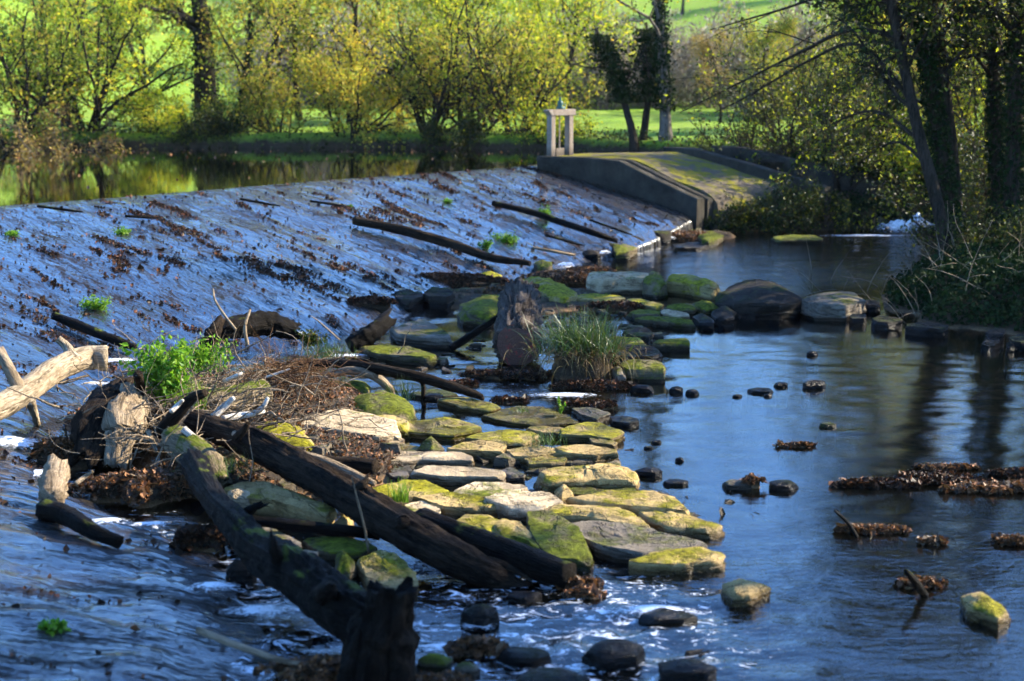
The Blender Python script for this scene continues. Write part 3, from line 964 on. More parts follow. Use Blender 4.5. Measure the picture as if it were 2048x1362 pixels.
def blob(label, px, py, wpx, h, mat, dep=0.7, z0=0.0, name='stone', group=None, dome=None, rough=0.8, sides=6, cat='stone'):
    """small stone: centre pixel of its waterline, width in pixels"""
    RSEED[0] += 1
    rg = rng_of(RSEED[0])
    if name == 'stone':
        h *= 0.6
    c = at(px, py, z0)
    w = wpx / FPX * c[1] * 0.5
    a = np.sort(np.arange(sides) * 2 * np.pi / sides + rg.uniform(-0.35, 0.35, sides))
    r = rg.uniform(0.8, 1.15, sides)
    pts = np.c_[np.cos(a) * r * w, np.sin(a) * r * w * dep] + c[:2]
    V, F, cc = rock_geo(pts, h * 0.75, RSEED[0], h * 0.5 if dome is None else dome, 26, -0.3, rough)
    o = obj(name, mesh(name, V, F, RM[mat], sharp=32), None, (cc[0], cc[1], z0))
    return tag(o, label, cat, group)

SL = 'flat_rock'
rock('boulder', 'domed boulder under a thick cushion of yellow-green moss behind the pale slab', [(40, 120), (90, 85), (230, 75), (330, 110), (375, 160), (300, 180), (120, 170)], 0.30, 'M', F8, 0.16)
rock(SL, 'long pale block, the biggest light-coloured one, beside the driftwood heap', [(650, 120), (900, 130), (1400, 190), (1600, 240), (1690, 330), (1480, 350), (850, 260), (690, 215)], 0.34, 'P', F2)
rock('boulder', 'rough mossy boulder wedged between the pale block and the driftwood log', [(470, 280), (690, 225), (830, 290), (1000, 430), (1020, 500), (850, 480), (600, 430)], 0.30, 'Y', F2, 0.1)
rock(SL, 'yellowish block tucked in just behind the end of the pale block', [(80, 165), (260, 180), (340, 205), (345, 230), (270, 232)], 0.32, 'Y', F8)
rock(SL, 'flat yellow-topped slab just past the mossy domed boulder, water on both sides', [(365, 200), (560, 192), (700, 230), (700, 248), (580, 275), (370, 258)], 0.16, 'Y', F8)
rock(SL, 'low sandy slab lying in front of the pale block', [(-10, 335), (280, 322), (390, 345), (330, 372), (0, 395)], 0.12, 'L', F8)
rock(SL, 'long rounded brown slab in front of the low sandy one', [(175, 395), (300, 368), (580, 364), (660, 392), (650, 410), (420, 408), (240, 425)], 0.16, 'P', F8)
rock('stone', 'small dark pointed mossy rock standing between three slabs', [(410, 345), (450, 310), (510, 325), (530, 352), (470, 362)], 0.16, 'M', F8, 0.12)
rock(SL, 'boxy tan block with a clean front face beside the narrow gap of water', [(555, 338), (720, 305), (830, 330), (825, 362), (700, 360), (570, 350)], 0.22, 'L', F8)
rock(SL, 'broad thin slab with a leafy weed at its corner, farthest of the lit slabs', [(770, 180), (900, 142), (1050, 140), (1200, 200), (1190, 215), (1050, 222), (880, 210)], 0.10, 'Y', F8)
rock(SL, 'low slab with bright yellow-green moss and a grassy tuft at its end', [(670, 292), (760, 257), (880, 256), (1020, 270), (930, 318), (840, 318)], 0.18, 'Y', F8)
rock(SL, 'pale yellow slab at the water edge, farthest of the outer ones', [(1140, 245), (1300, 214), (1440, 262), (1380, 295), (1270, 278), (1150, 275)], 0.18, 'Y', F8)
rock(SL, 'small flat slab squeezed behind the grassy tuft', [(950, 242), (1030, 234), (1145, 246), (1140, 268), (1040, 266)], 0.16, 'L', F8)
rock(SL, 'rough tan slab beside the narrow channel, behind a smaller block', [(860, 352), (1000, 336), (1110, 346), (1140, 372), (1080, 372), (980, 388), (900, 385)], 0.20, 'L', F8)
rock(SL, 'tan slab with broken front edge at the outer water edge', [(1110, 338), (1230, 327), (1410, 350), (1410, 368), (1300, 380), (1170, 370)], 0.24, 'L', F8)
rock(SL, 'small mossy ledge stone at the foot of the pale yellow outer slab', [(1280, 292), (1370, 300), (1412, 318), (1405, 330), (1300, 318)], 0.14, 'L', F8)
rock(SL, 'smaller square block in front of the rough tan slab', [(960, 402), (1110, 378), (1150, 405), (1140, 422), (975, 428)], 0.16, 'L', F8)
rock(SL, 'flat buff slab with a shadowed front, in the middle of the group', [(370, 465), (480, 440), (640, 442), (820, 466), (810, 488), (520, 488)], 0.20, 'P', F8)
rock('stone', 'small grey block lying just behind the flat buff slab', [(240, 462), (290, 434), (330, 450), (350, 485), (270, 490)], 0.14, 'G', F8)
rock('stone', 'dull brown block next to the narrow channel, end of the flat buff slab', [(818, 466), (870, 447), (940, 475), (940, 490), (850, 490)], 0.14, 'G', F8)
rock('boulder', 'big humped tan boulder in the middle of the outer water edge', [(1020, 480), (1120, 448), (1400, 437), (1490, 480), (1500, 508), (1300, 505), (1100, 518)], 0.30, 'L', F8, 0.06)
rock(SL, 'low mossy ledge at the foot of the humped tan boulder', [(1090, 560), (1180, 527), (1500, 548), (1490, 568), (1220, 582)], 0.14, 'M', F8)
rock('stone', 'small upright stone at the inner foot of the humped boulder', [(1100, 575), (1140, 548), (1185, 560), (1195, 600), (1130, 610)], 0.22, 'L', F8, 0.08)
rock(SL, 'yellow slab with a green grass tuft, just above the driftwood log', [(135, 565), (330, 512), (430, 517), (540, 568), (420, 588), (250, 598)], 0.24, 'Y', F8)
rock(SL, 'stepped tan slab between the tuft slab and the light grey one', [(380, 592), (560, 577), (760, 608), (780, 638), (640, 648), (545, 645)], 0.26, 'L', F8)
rock(SL, 'pinkish rough slab with white lichen on its back edge', [(590, 570), (700, 523), (860, 517), (935, 550), (800, 588), (660, 594)], 0.24, 'P', F8)
rock(SL, 'light grey smooth-topped slab in the middle of the group', [(755, 606), (850, 572), (1060, 577), (1120, 620), (1000, 648), (880, 643)], 0.30, 'P', F8)
rock(SL, 'largest tan slab, reaching far out towards the open water', [(1190, 600), (1300, 572), (1560, 562), (1740, 610), (1800, 668), (1640, 652), (1500, 640), (1330, 625)], 0.28, 'L', F8)
rock(SL, 'outermost angular slab pointing into the open water', [(1510, 655), (1650, 655), (1780, 690), (1925, 735), (1920, 762), (1680, 745), (1560, 695)], 0.20, 'L', F8)
rock(SL, 'humped tan slab behind the bright mossy boulder', [(1020, 692), (1150, 642), (1400, 652), (1500, 690), (1550, 738), (1400, 722), (1230, 692)], 0.26, 'L', F8, 0.05)
rock(SL, 'wide brown slab sloping to the water behind the nearest one', [(1180, 752), (1300, 722), (1500, 750), (1750, 800), (1850, 848), (1560, 878), (1330, 830)], 0.24, 'G', F8)
rock(SL, 'nearest thick slab of the outer edge, rising from bright water', [(1490, 928), (1640, 882), (1860, 852), (1940, 880), (1940, 915), (1780, 932), (1620, 932)], 0.22, 'L', F8)
rock('boulder', 'blocky boulder with a vivid green moss patch on its front slope', [(970, 712), (1100, 717), (1200, 762), (1280, 850), (1265, 878), (1080, 868), (1010, 800)], 0.34, 'M', F8, tilt=(0, 0.12))
rock(SL, 'greenish slab just behind the driftwood log, beside the stepped one', [(575, 742), (650, 692), (750, 692), (800, 715), (850, 758), (770, 788), (640, 788)], 0.26, 'L', F8)
rock('stone', 'pointed greenish stone between the light grey slab and the green moss boulder', [(770, 768), (830, 712), (920, 730), (1000, 815), (950, 828), (820, 798)], 0.26, 'L', F8, 0.06)
rock('stone', 'brown mossy lump behind the tip of the driftwood log', [(690, 822), (830, 802), (1000, 830), (1010, 868), (900, 850), (760, 842)], 0.24, 'M', F8, 0.08)
rock(SL, 'grey damp slab touching the upper side of the driftwood log', [(340, 692), (500, 690), (560, 730), (540, 758), (420, 740)], 0.26, 'G', F8)
rock('stone', 'narrow pale stone under the grass tuft slab', [(175, 602), (260, 606), (330, 640), (310, 660), (200, 642)], 0.22, 'L', F8)
rock('stone', 'pitted brown stone between the tuft slab and the damp grey slab', [(335, 640), (420, 622), (510, 660), (500, 688), (380, 680)], 0.22, 'P', F8)
rock(SL, 'tilted tan slab below the driftwood log, near edge under leaves', [(112, 930), (190, 902), (300, 920), (390, 1008), (370, 1045), (230, 1040), (130, 1000)], 0.26, 'L', F8, tilt=(0.05, 0.2))
rock('stone', 'small round stone covered in bright moss below the driftwood log', [(-20, 905), (50, 905), (78, 950), (50, 985), (-20, 985)], 0.22, 'M', F8, 0.12)
rock('boulder', 'long weathered boulder lying under the driftwood log, moss along its top', [(330, 810), (560, 735), (760, 800), (1130, 955), (1060, 1005), (700, 905), (480, 880)], 0.40, 'L', F2, 0.08)
rock(SL, 'grey shaded slab beside the wet fallen trunk', [(420, 1090), (640, 1110), (900, 1250), (860, 1290), (600, 1230), (440, 1160)], 0.30, 'G', F2)
rock(SL, 'shaded greenish slab below the driftwood log, behind the tilted tan one', [(930, 1215), (1300, 1205), (1500, 1285), (1300, 1330), (1050, 1310)], 0.22, 'M', F2)
rock('stone', 'small pale stone in the gap under the driftwood log', [(1190, 1090), (1260, 1035), (1330, 1070), (1320, 1120), (1220, 1130)], 0.18, 'L', F2, 0.05)
rock('stone', 'pair-sized knobbly stone at the butt of the driftwood log', [(300, 850), (420, 830), (520, 870), (470, 900), (330, 890)], 0.36, 'P', F2, 0.06)
rock('stone', 'small grey stone at the water edge below the moss-covered round stone', [(-30, 1005), (10, 1000), (40, 1025), (20, 1050), (-30, 1050)], 0.14, 'G', F8, 0.06)
# the row of boulders across the pool and the shaded stones before it
rock('boulder', 'long pale boulder with moss on its front, end of the row across the pool', [(395, 75), (470, 25), (820, 20), (990, 40), (960, 90), (700, 85), (520, 110)], 0.55, 'P', FB, 0.05)
rock('boulder', 'rounded mossy boulder leaning on the long pale boulder', [(960, 80), (1040, 35), (1120, 50), (1185, 130), (1080, 150), (970, 130)], 0.50, 'M', FB, 0.08)
rock('boulder', 'wedge-shaped boulder with sunlit moss along its ridge, third in the row', [(1205, 110), (1260, 40), (1400, 50), (1720, 150), (1640, 180), (1400, 130)], 0.50, 'Y', FB, 0.08)
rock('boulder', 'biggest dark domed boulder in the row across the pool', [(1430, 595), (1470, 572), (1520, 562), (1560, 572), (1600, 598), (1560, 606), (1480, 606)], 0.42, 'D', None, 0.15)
rock('boulder', 'grey boulder half under ivy where the row meets the bank', [(1605, 600), (1650, 585), (1700, 583), (1725, 600), (1690, 612), (1630, 612)], 0.38, 'G', None, 0.08)
rock('boulder', 'sunlit boulder with yellow-green moss behind the sawn log', [(1060, 520), (1220, 518), (1370, 600), (1300, 632), (1210, 606), (1120, 560)], 0.38, 'Y', F5, 0.08)
rock(SL, 'flat slab under sunlit moss between the sawn log and the boulder row', [(190, 262), (380, 235), (700, 262), (740, 290), (560, 305), (260, 285)], 0.22, 'Y', FB)
rock('boulder', 'green moss-capped boulder beside the upper end of the sawn log', [(720, 670), (840, 632), (940, 632), (945, 710), (870, 735), (760, 720)], 0.42, 'M', F5, 0.14)
rock('stone', 'low mossy stone at the foot of the moss-capped boulder', [(690, 725), (740, 712), (790, 735), (800, 760), (720, 760)], 0.22, 'M', F5, 0.1)
rock(SL, 'flat stone with a strip of sunlit moss below the wedge-shaped boulder', [(800, 300), (900, 285), (1140, 350), (1090, 375), (930, 345)], 0.22, 'Y', FB)
rock(SL, 'dull pinkish flat slab amid the shaded mossy stones', [(1130, 430), (1190, 400), (1400, 440), (1430, 462), (1280, 470)], 0.20, 'P', FB)
rock(SL, 'long dark mossy slab ending at the bright pool', [(880, 490), (1000, 472), (1300, 485), (1470, 520), (1465, 545), (1100, 520)], 0.20, 'M', FB)
rock(SL, 'shaded mossy slab with a dark front, behind the long dark one', [(790, 430), (900, 400), (1110, 420), (1110, 445), (900, 455)], 0.22, 'M', FB)
rock('stone', 'dark mossy hump between the flat stones and the domed boulder', [(1180, 375), (1330, 360), (1470, 370), (1480, 410), (1300, 410)], 0.20, 'M', FB, 0.06)
rock('stone', 'dark rounded rock at the foot of the biggest domed boulder', [(1650, 460), (1720, 395), (1820, 385), (1890, 440), (1880, 490), (1740, 500)], 0.24, 'D', FB, 0.12)
rock('stone', 'brownish mossy hump beside the biggest domed boulder', [(1460, 360), (1560, 325), (1680, 345), (1720, 385), (1600, 400)], 0.24, 'M', FB, 0.08)
rock('stone', 'dark lump of rock at the edge of the bright pool', [(1470, 480), (1560, 455), (1660, 505), (1670, 540), (1540, 540)], 0.20, 'D', FB, 0.06)
rock(SL, 'thick dark block with water pouring past its end', [(780, 625), (900, 590), (1010, 600), (1045, 650), (1000, 680), (840, 670)], 0.30, 'D', FB)
rock(SL, 'straight-edged mossy slab jutting into the bright pool', [(1060, 735), (1150, 708), (1390, 702), (1410, 730), (1400, 745), (1100, 752)], 0.22, 'M', FB)
rock(SL, 'mossy slab behind the grass clump with yellowish top', [(540, 700), (680, 685), (900, 695), (970, 740), (860, 760), (640, 735)], 0.26, 'Y', FB)
rock(SL, 'dark layered slab above the smooth mossy block', [(620, 850), (800, 770), (1060, 785), (1105, 830), (1090, 870), (800, 880)], 0.28, 'D', FB)
rock('boulder', 'smooth rounded block with dark green moss at the pool edge by the grass clump', [(730, 960), (820, 925), (1110, 930), (1170, 990), (1150, 1020), (820, 1010)], 0.34, 'M', FB, 0.05)
rock('stone', 'grey stone under the drooping skirt of the grass clump', [(640, 1010), (700, 985), (770, 1030), (770, 1080), (680, 1090)], 0.22, 'G', FB, 0.06)
rock(SL, 'wet grey slab with a mossy front below the weir', [(1040, 440), (1250, 350), (1400, 380), (1540, 480), (1600, 530), (1300, 520), (1080, 490)], 0.30, 'G', (560, 560, 4.655))
rock(SL, 'wet slab capped with green moss, below the wet grey one', [(760, 620), (900, 600), (1200, 620), (1420, 670), (1440, 720), (1200, 700), (900, 680)], 0.24, 'M', (560, 560, 4.655))
rock(SL, 'dark square block with water over its top at the foot of the weir', [(1330, 120), (1420, 60), (1560, 80), (1640, 110), (1560, 150), (1400, 150)], 0.42, 'D', (560, 560, 4.655))
rock(SL, 'wet dark ledge the weir water runs onto', [(1040, 110), (1150, 85), (1320, 110), (1330, 150), (1200, 190), (1100, 170)], 0.38, 'D', (560, 560, 4.655))
rock('stone', 'squarish buff block with mossy face at the weir foot', [(810, 490), (880, 474), (940, 495), (930, 510), (850, 512)], 0.42, 'Y', F5)
rock('stone', 'small mossy block beside the little white waterfall', [(1140, 425), (1180, 412), (1240, 425), (1230, 445), (1160, 448)], 0.42, 'M', F5, 0.05)
rock(SL, 'flat mossy stone in the stream behind the drooping branch', [(430, 1185), (560, 1163), (690, 1192), (600, 1205), (480, 1202)], 0.12, 'M', F5)
rock(SL, 'flat yellow-edged stone at the tip of the drooping branch', [(580, 1225), (740, 1212), (930, 1262), (860, 1285), (700, 1258)], 0.14, 'Y', F5)
rock('stone', 'dark mossy stone under the branches, beyond the mossy domed boulder', [(20, 1140), (110, 1125), (170, 1150), (150, 1180), (40, 1185)], 0.28, 'M', F5, 0.08)
rock(SL, 'brown leaf-strewn ledge downstream of the grass clump', [(1370, 1278), (1480, 1272), (1570, 1305), (1500, 1335), (1420, 1310)], 0.14, 'G', F5)
rock('stone', 'dark pointed stone at the downstream tip of the leaf-strewn ledge', [(1580, 1325), (1680, 1322), (1750, 1345), (1690, 1362), (1600, 1350)], 0.12, 'D', F5)
rock('stone', 'mossy block in the brown leaf heap at the end of the weir', [(1600, 332), (1660, 322), (1730, 338), (1690, 362), (1620, 362)], 0.38, 'M', F5, 0.08)
rock(SL, 'dark square block with water trickling over it near the wing wall', [(1295, 455), (1320, 447), (1345, 452), (1340, 465), (1300, 466)], 0.46, 'D')
rock('stone', 'mossy stone at the edge of the upper right pool', [(1395, 470), (1420, 462), (1445, 470), (1435, 480), (1405, 480)], 0.25, 'M', None, 0.06)
rock(SL, 'long flat dark rock in the far pool below the wing walls', [(1540, 474), (1580, 469), (1640, 472), (1640, 479), (1560, 480)], 0.14, 'M')
rock(SL, 'thin dark ledge at the near edge of the leaf heap by the far pool', [(1345, 488), (1400, 482), (1425, 488), (1400, 494), (1350, 495)], 0.12, 'D')
# lone stones in the open water
rock('stone', 'lone cream-coloured stone in the open water, lit on top', [(1445, 1170), (1480, 1157), (1540, 1175), (1500, 1192), (1460, 1192)], 0.12, 'L', None, 0.06)
rock('stone', 'lone brown stone with pale top near the shallow sandy water', [(1922, 1195), (1958, 1184), (2020, 1222), (1995, 1236), (1940, 1218)], 0.13, 'L', None, 0.06)
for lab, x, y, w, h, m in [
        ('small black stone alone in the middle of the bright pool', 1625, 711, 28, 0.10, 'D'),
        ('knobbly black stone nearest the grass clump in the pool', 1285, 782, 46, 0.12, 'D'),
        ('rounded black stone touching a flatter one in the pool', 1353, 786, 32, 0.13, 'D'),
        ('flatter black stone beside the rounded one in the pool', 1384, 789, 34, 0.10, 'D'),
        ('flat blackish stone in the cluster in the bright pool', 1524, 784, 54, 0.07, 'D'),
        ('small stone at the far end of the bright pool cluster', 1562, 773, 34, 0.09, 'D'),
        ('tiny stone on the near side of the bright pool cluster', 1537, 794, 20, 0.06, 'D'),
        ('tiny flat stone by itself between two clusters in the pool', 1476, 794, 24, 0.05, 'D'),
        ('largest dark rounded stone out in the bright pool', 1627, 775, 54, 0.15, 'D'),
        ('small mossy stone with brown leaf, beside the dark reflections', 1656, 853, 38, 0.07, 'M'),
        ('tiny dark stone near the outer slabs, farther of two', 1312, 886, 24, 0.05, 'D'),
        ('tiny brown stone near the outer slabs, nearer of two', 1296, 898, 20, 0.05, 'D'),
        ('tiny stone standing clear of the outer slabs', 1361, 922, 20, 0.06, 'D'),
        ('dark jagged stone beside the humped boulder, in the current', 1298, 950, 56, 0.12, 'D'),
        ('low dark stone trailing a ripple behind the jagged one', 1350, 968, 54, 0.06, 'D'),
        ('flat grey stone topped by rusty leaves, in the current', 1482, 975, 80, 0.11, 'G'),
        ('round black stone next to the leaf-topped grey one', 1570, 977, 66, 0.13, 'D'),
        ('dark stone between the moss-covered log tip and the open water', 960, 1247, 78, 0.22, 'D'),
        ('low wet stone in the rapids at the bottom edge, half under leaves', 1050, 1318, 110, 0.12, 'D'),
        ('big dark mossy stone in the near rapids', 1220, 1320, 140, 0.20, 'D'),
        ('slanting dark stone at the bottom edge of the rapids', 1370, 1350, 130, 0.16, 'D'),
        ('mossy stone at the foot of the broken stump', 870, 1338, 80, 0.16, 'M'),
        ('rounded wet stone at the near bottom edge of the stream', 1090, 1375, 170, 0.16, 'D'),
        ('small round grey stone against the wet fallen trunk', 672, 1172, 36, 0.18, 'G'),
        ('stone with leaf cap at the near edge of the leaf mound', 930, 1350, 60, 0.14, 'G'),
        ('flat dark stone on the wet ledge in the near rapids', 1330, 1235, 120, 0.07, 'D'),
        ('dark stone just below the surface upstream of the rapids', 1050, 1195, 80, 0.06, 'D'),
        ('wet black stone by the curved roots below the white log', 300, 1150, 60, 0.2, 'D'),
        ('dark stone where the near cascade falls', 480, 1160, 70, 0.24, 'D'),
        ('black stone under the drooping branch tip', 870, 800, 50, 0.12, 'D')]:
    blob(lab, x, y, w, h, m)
for lab, x, y, w, h, z in [
        ('wet ledge stone at the lip of the weir nearest the wing wall', 1382, 452, 60, 0.40, 0.15),
        ('wet dark ledge stone second from the wing wall', 1345, 466, 56, 0.36, 0.08),
        ('broad wet ledge stone in the middle of the weir lip', 1305, 482, 62, 0.34, 0.02),
        ('low wet ledge stone at the lip of the weir beside the dark thin log', 1262, 498, 60, 0.28, 0.0),
        ('wet ledge stone between the dark thin log and the white trickle', 1225, 508, 50, 0.22, 0.0),
        ('small wet ledge stone left of the white trickle', 1180, 520, 50, 0.2, 0.0)]:
    blob(lab, x, y, w, h, 'D', z0=z, name='ledge_stone')
# footing blocks of the bank
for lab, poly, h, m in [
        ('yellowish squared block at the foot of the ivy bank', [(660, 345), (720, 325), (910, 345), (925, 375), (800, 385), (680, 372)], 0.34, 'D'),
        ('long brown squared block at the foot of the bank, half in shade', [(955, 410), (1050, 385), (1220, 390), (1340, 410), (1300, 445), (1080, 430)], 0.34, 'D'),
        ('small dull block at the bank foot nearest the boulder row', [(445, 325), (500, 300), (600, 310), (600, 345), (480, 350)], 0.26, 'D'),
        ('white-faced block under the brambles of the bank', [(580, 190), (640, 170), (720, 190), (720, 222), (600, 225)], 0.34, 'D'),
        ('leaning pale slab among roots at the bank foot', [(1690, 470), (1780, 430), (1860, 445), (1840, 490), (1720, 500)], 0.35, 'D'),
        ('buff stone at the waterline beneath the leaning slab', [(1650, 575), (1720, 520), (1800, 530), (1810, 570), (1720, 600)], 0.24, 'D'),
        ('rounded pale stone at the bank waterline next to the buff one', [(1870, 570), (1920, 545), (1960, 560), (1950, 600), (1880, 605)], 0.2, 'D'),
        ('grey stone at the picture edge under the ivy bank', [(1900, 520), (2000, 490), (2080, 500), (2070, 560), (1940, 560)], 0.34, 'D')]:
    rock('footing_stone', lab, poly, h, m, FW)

# loose rubble filling the gaps between the slabs and along the weir foot
rg = rng_of(950)
mb = MB()
spots = [((-0.1, 16.4), (1.5, 1.4), 150), ((1.2, 14.7), (1.2, 0.8), 70), ((1.3, 26.0), (1.3, 2.2), 170), ((-1.5, 23.5), (1.2, 1.8), 110), ((0.3, 29.2), (1.6, 1.2), 110), ((4.3, 40.0), (0.9, 0.7), 70), ((-2.8, 16.4), (1.0, 1.0), 60), ((0.5, 11.5), (1.6, 0.7), 50)]
for (cx, cy), (rx, ry), n in spots:
    xy = np.c_[cx + rg.normal(0, rx * 0.6, n), cy + rg.normal(0, ry * 0.6, n)]
    gl = land(xy[:, 0], xy[:, 1])
    for (x, y), g_ in zip(xy, gl):
        s_ = rg.uniform(0.05, 0.17)
        a = np.sort(rg.uniform(0, 2 * np.pi, 6))
        rr = s_ * rg.uniform(0.7, 1.2, 6)
        z0 = max(g_, -0.12) - 0.05
        top = z0 + s_ * rg.uniform(0.45, 0.9)
        lo_ = np.c_[x + np.cos(a) * rr * 1.1, y + np.sin(a) * rr * 1.1, np.full(6, z0)]
        hi_ = np.c_[x + np.cos(a) * rr * 0.8, y + np.sin(a) * rr * 0.8, top + rg.normal(0, 0.015, 6)]
        k = np.arange(6)
        mb.add(np.concatenate([lo_, hi_]), [np.stack([k, (k + 1) % 6, (k + 1) % 6 + 6, k + 6], 1), (k + 6)[None]])
kind(mb.build('stone_rubble', rock_mat('rubble', (0.16, 0.125, 0.08), (0.06, 0.048, 0.034), 0.40, (0.10, 0.105, 0.012), wet=0.06), None, (0, 16, 0), smooth=False), 'stuff', 'small dark rubble filling the gaps between the slabs', 'rubble')
# ---------------------------------------------------------------- logs and driftwood
W_BLEACH = wood_mat('bleached_wood', (0.44, 0.36, 0.25), (0.24, 0.175, 0.105))
W_GREY = wood_mat('grey_driftwood', (0.036, 0.025, 0.016), (0.013, 0.009, 0.006))
W_BARKG = wood_mat('grey_ridged_bark', (0.12, 0.095, 0.075), (0.035, 0.027, 0.02))
W_WET = wood_mat('wet_dark_wood', (0.010, 0.0075, 0.005), (0.0045, 0.0035, 0.0025), moss=0.25, wet=0.8)
W_MOSSY = wood_mat('mossy_bark', (0.27, 0.21, 0.13), (0.13, 0.10, 0.06), moss=0.55)
W_STICK = wood_mat('dry_stick', (0.34, 0.26, 0.17), (0.20, 0.145, 0.09))
W_TWIG = wood_mat('dry_twig', (0.34, 0.26, 0.17), (0.20, 0.145, 0.09), g=False)
W_WHITE = wood_mat('white_stick', (0.70, 0.64, 0.55), (0.50, 0.43, 0.34))
t = NT('sawn_red_wood')
w_ = t.n('ShaderNodeTexWave', wave_type='RINGS', rings_direction='SPHERICAL')
w_.inputs['Scale'].default_value = 9.0
w_.inputs['Distortion'].default_value = 4.0
t.link(t.n('ShaderNodeTexCoord').outputs['Object'], w_.inputs['Vector'])
nz_ = t.noise(9.0, 6, 0.7)
col = t.mix(w_.outputs['Fac'], (0.10, 0.05, 0.034), (0.13, 0.06, 0.04))
col = t.mix(t.maprange(nz_, 0.55, 0.68, 0, 0.8), col, (0.42, 0.04, 0.03))
M_SAWN = t.shade(t.bsdf(col, 0.8, t.bump(nz_, 1.0, 0.05), spec=0.2))

def px3(pts):
    """(px, py, z) triples to world points"""
    return np.array([at(x, y, z) for x, y, z in pts])

def timber(name, label, cat, pts, rad, mat, seed, stubs=(), jag=0.0, rough=0.08, sides=20, n=36, part='trunk', world=False):
    """a log through points (px, py, z); stubs: (name, [(px, py, z)...], radii, jag)"""
    P = np.asarray(pts, float) if world else px3(pts)
    th = thing(name, label, cat, P[0])
    V, F = log_geo(P - P[0], rad, sides, n, rough, seed, 1.0, jag)
    obj(part, grain(mesh(part, V, F, mat)), th)
    for k, st in enumerate(stubs):
        Q = px3(st[1]) - P[0]
        V, F = log_geo(Q, st[2], 10, 14, rough * 1.2, seed + 31 + k, 1.0, st[3])
        obj(st[0], grain(mesh(st[0], V, F, st[4] if len(st) > 4 else mat)), th)
    return th

def wl(px, py, dz=0.05):
    p = onweir(px, py - 2)
    return (px, py, p[2] + dz)

timber('fallen_log', 'bleached pale log with sawn-off branch stubs lying against the weir', 'log',
       [(-70, 850, 0.50), (40, 790, 0.55), (110, 740, 0.58), (170, 717, 0.56), (214, 716, 0.55)], [0.15, 0.16, 0.165, 0.17, 0.18], W_BLEACH, 11,
       [('branch_stub', [(40, 780, 0.62), (22, 745, 0.85), (-2, 700, 1.10)], [0.085, 0.075, 0.07], 0.02, W_STICK),
        ('branch_stub', [(150, 722, 0.62), (135, 695, 0.76), (118, 680, 0.86)], [0.09, 0.065, 0.055], 0.02),
        ('branch_stub', [(60, 800, 0.5), (68, 825, 0.3), (75, 850, 0.1)], [0.07, 0.05, 0.04], 0.02)], rough=0.05)
timber('driftwood_log', 'long grey cracked driftwood log lying over the slabs down into the water', 'log',
       [(385, 842, 0.52), (500, 885, 0.47), (640, 958, 0.40), (760, 1030, 0.33), (880, 1100, 0.22), (975, 1150, 0.07), (1040, 1172, -0.03)], [0.12, 0.17, 0.165, 0.185, 0.165, 0.14, 0.05], W_GREY, 23, jag=0.08, rough=0.14, sides=48, n=140,
       stubs=[('branch_stub', [(470, 878, 0.55), (486, 862, 0.66), (494, 850, 0.74)], [0.05, 0.04, 0.03], 0.04),
              ('branch_stub', [(700, 985, 0.45), (722, 972, 0.55), (733, 960, 0.60)], [0.06, 0.045, 0.03], 0.04),
              ('knot', [(800, 1050, 0.32), (806, 1044, 0.42), (808, 1040, 0.45)], [0.09, 0.07, 0.04], 0.02),
              ('splinter', [(940, 1120, 0.18), (1000, 1130, 0.14), (1060, 1158, 0.04)], [0.06, 0.05, 0.015], 0.03)])
timber('driftwood_log', 'shorter dark log tipped with moss beside the lower end of the long one', 'log',
       [(840, 1035, 0.26), (960, 1085, 0.20), (1060, 1125, 0.14), (1138, 1152, 0.10)], [0.10, 0.13, 0.135, 0.125], W_WET, 29, rough=0.09)
timber('driftwood_branch', 'thin branch resting along the upper side of the long driftwood log', 'branch',
       [(470, 868, 0.55), (560, 900, 0.50), (640, 920, 0.45), (700, 945, 0.36), (750, 968, 0.28)], [0.05, 0.06, 0.055, 0.05, 0.03], W_STICK, 31, sides=10)
timber('driftwood_branch', 'short knotted log end between the long driftwood log and the flat slabs', 'branch',
       [(640, 925, 0.30), (700, 930, 0.28), (750, 935, 0.28)], [0.08, 0.09, 0.085], W_GREY, 37, sides=12, jag=0.02)
timber('fallen_log', 'dark wet fallen trunk running down the near cascade to the broken stump', 'log',
       [(385, 925, 0.45), (428, 1000, 0.42), (470, 1045, 0.44), (515, 1100, 0.36), (600, 1150, 0.38), (700, 1225, 0.30), (775, 1262, 0.24)], [0.14, 0.12, 0.15, 0.19, 0.21, 0.20], W_WET, 41, jag=0.08, rough=0.20, sides=44, n=120,
       stubs=[('branch_stub', [(470, 1040, 0.45), (500, 1020, 0.55), (520, 1010, 0.60)], [0.06, 0.05, 0.03], 0.05),
              ('branch_stub', [(560, 1130, 0.45), (548, 1098, 0.62), (545, 1078, 0.70)], [0.07, 0.05, 0.03], 0.05),
              ('knot', [(650, 1190, 0.42), (656, 1180, 0.52), (660, 1176, 0.56)], [0.10, 0.08, 0.04], 0.03)])
th = thing('tree_stump', 'upright jagged rotten stump, almost black, at the near end of the wet trunk', 'stump', at(770, 1385, 0.0))
P = np.array([(0, 0, -0.3), (0.0, 0.0, 0.15), (0.02, 0.02, 0.45), (0.05, 0.04, 0.74)])
V, F = log_geo(P, [0.27, 0.22, 0.20, 0.16], 40, 50, 0.26, 43, 1.2, 0.07)
obj('trunk', grain(mesh('trunk', V, F, W_WET)), th)
V, F = log_geo(P * np.array([1, 1, 0.8]) + np.array([-0.17, 0.05, 0]), [0.22, 0.16, 0.13, 0.08], 30, 30, 0.30, 47, 1.2, 0.06)
obj('root_flare', grain(mesh('root_flare', V, F, W_WET)), th)
timber('tree_stump', 'hollow weathered stump at the water end of the driftwood heap', 'stump',
       [(255, 790, 0.48), (215, 830, 0.42), (190, 870, 0.30), (175, 915, 0.10)], [0.26, 0.30, 0.28, 0.22], W_GREY, 53, jag=0.22, rough=0.22, sides=26)
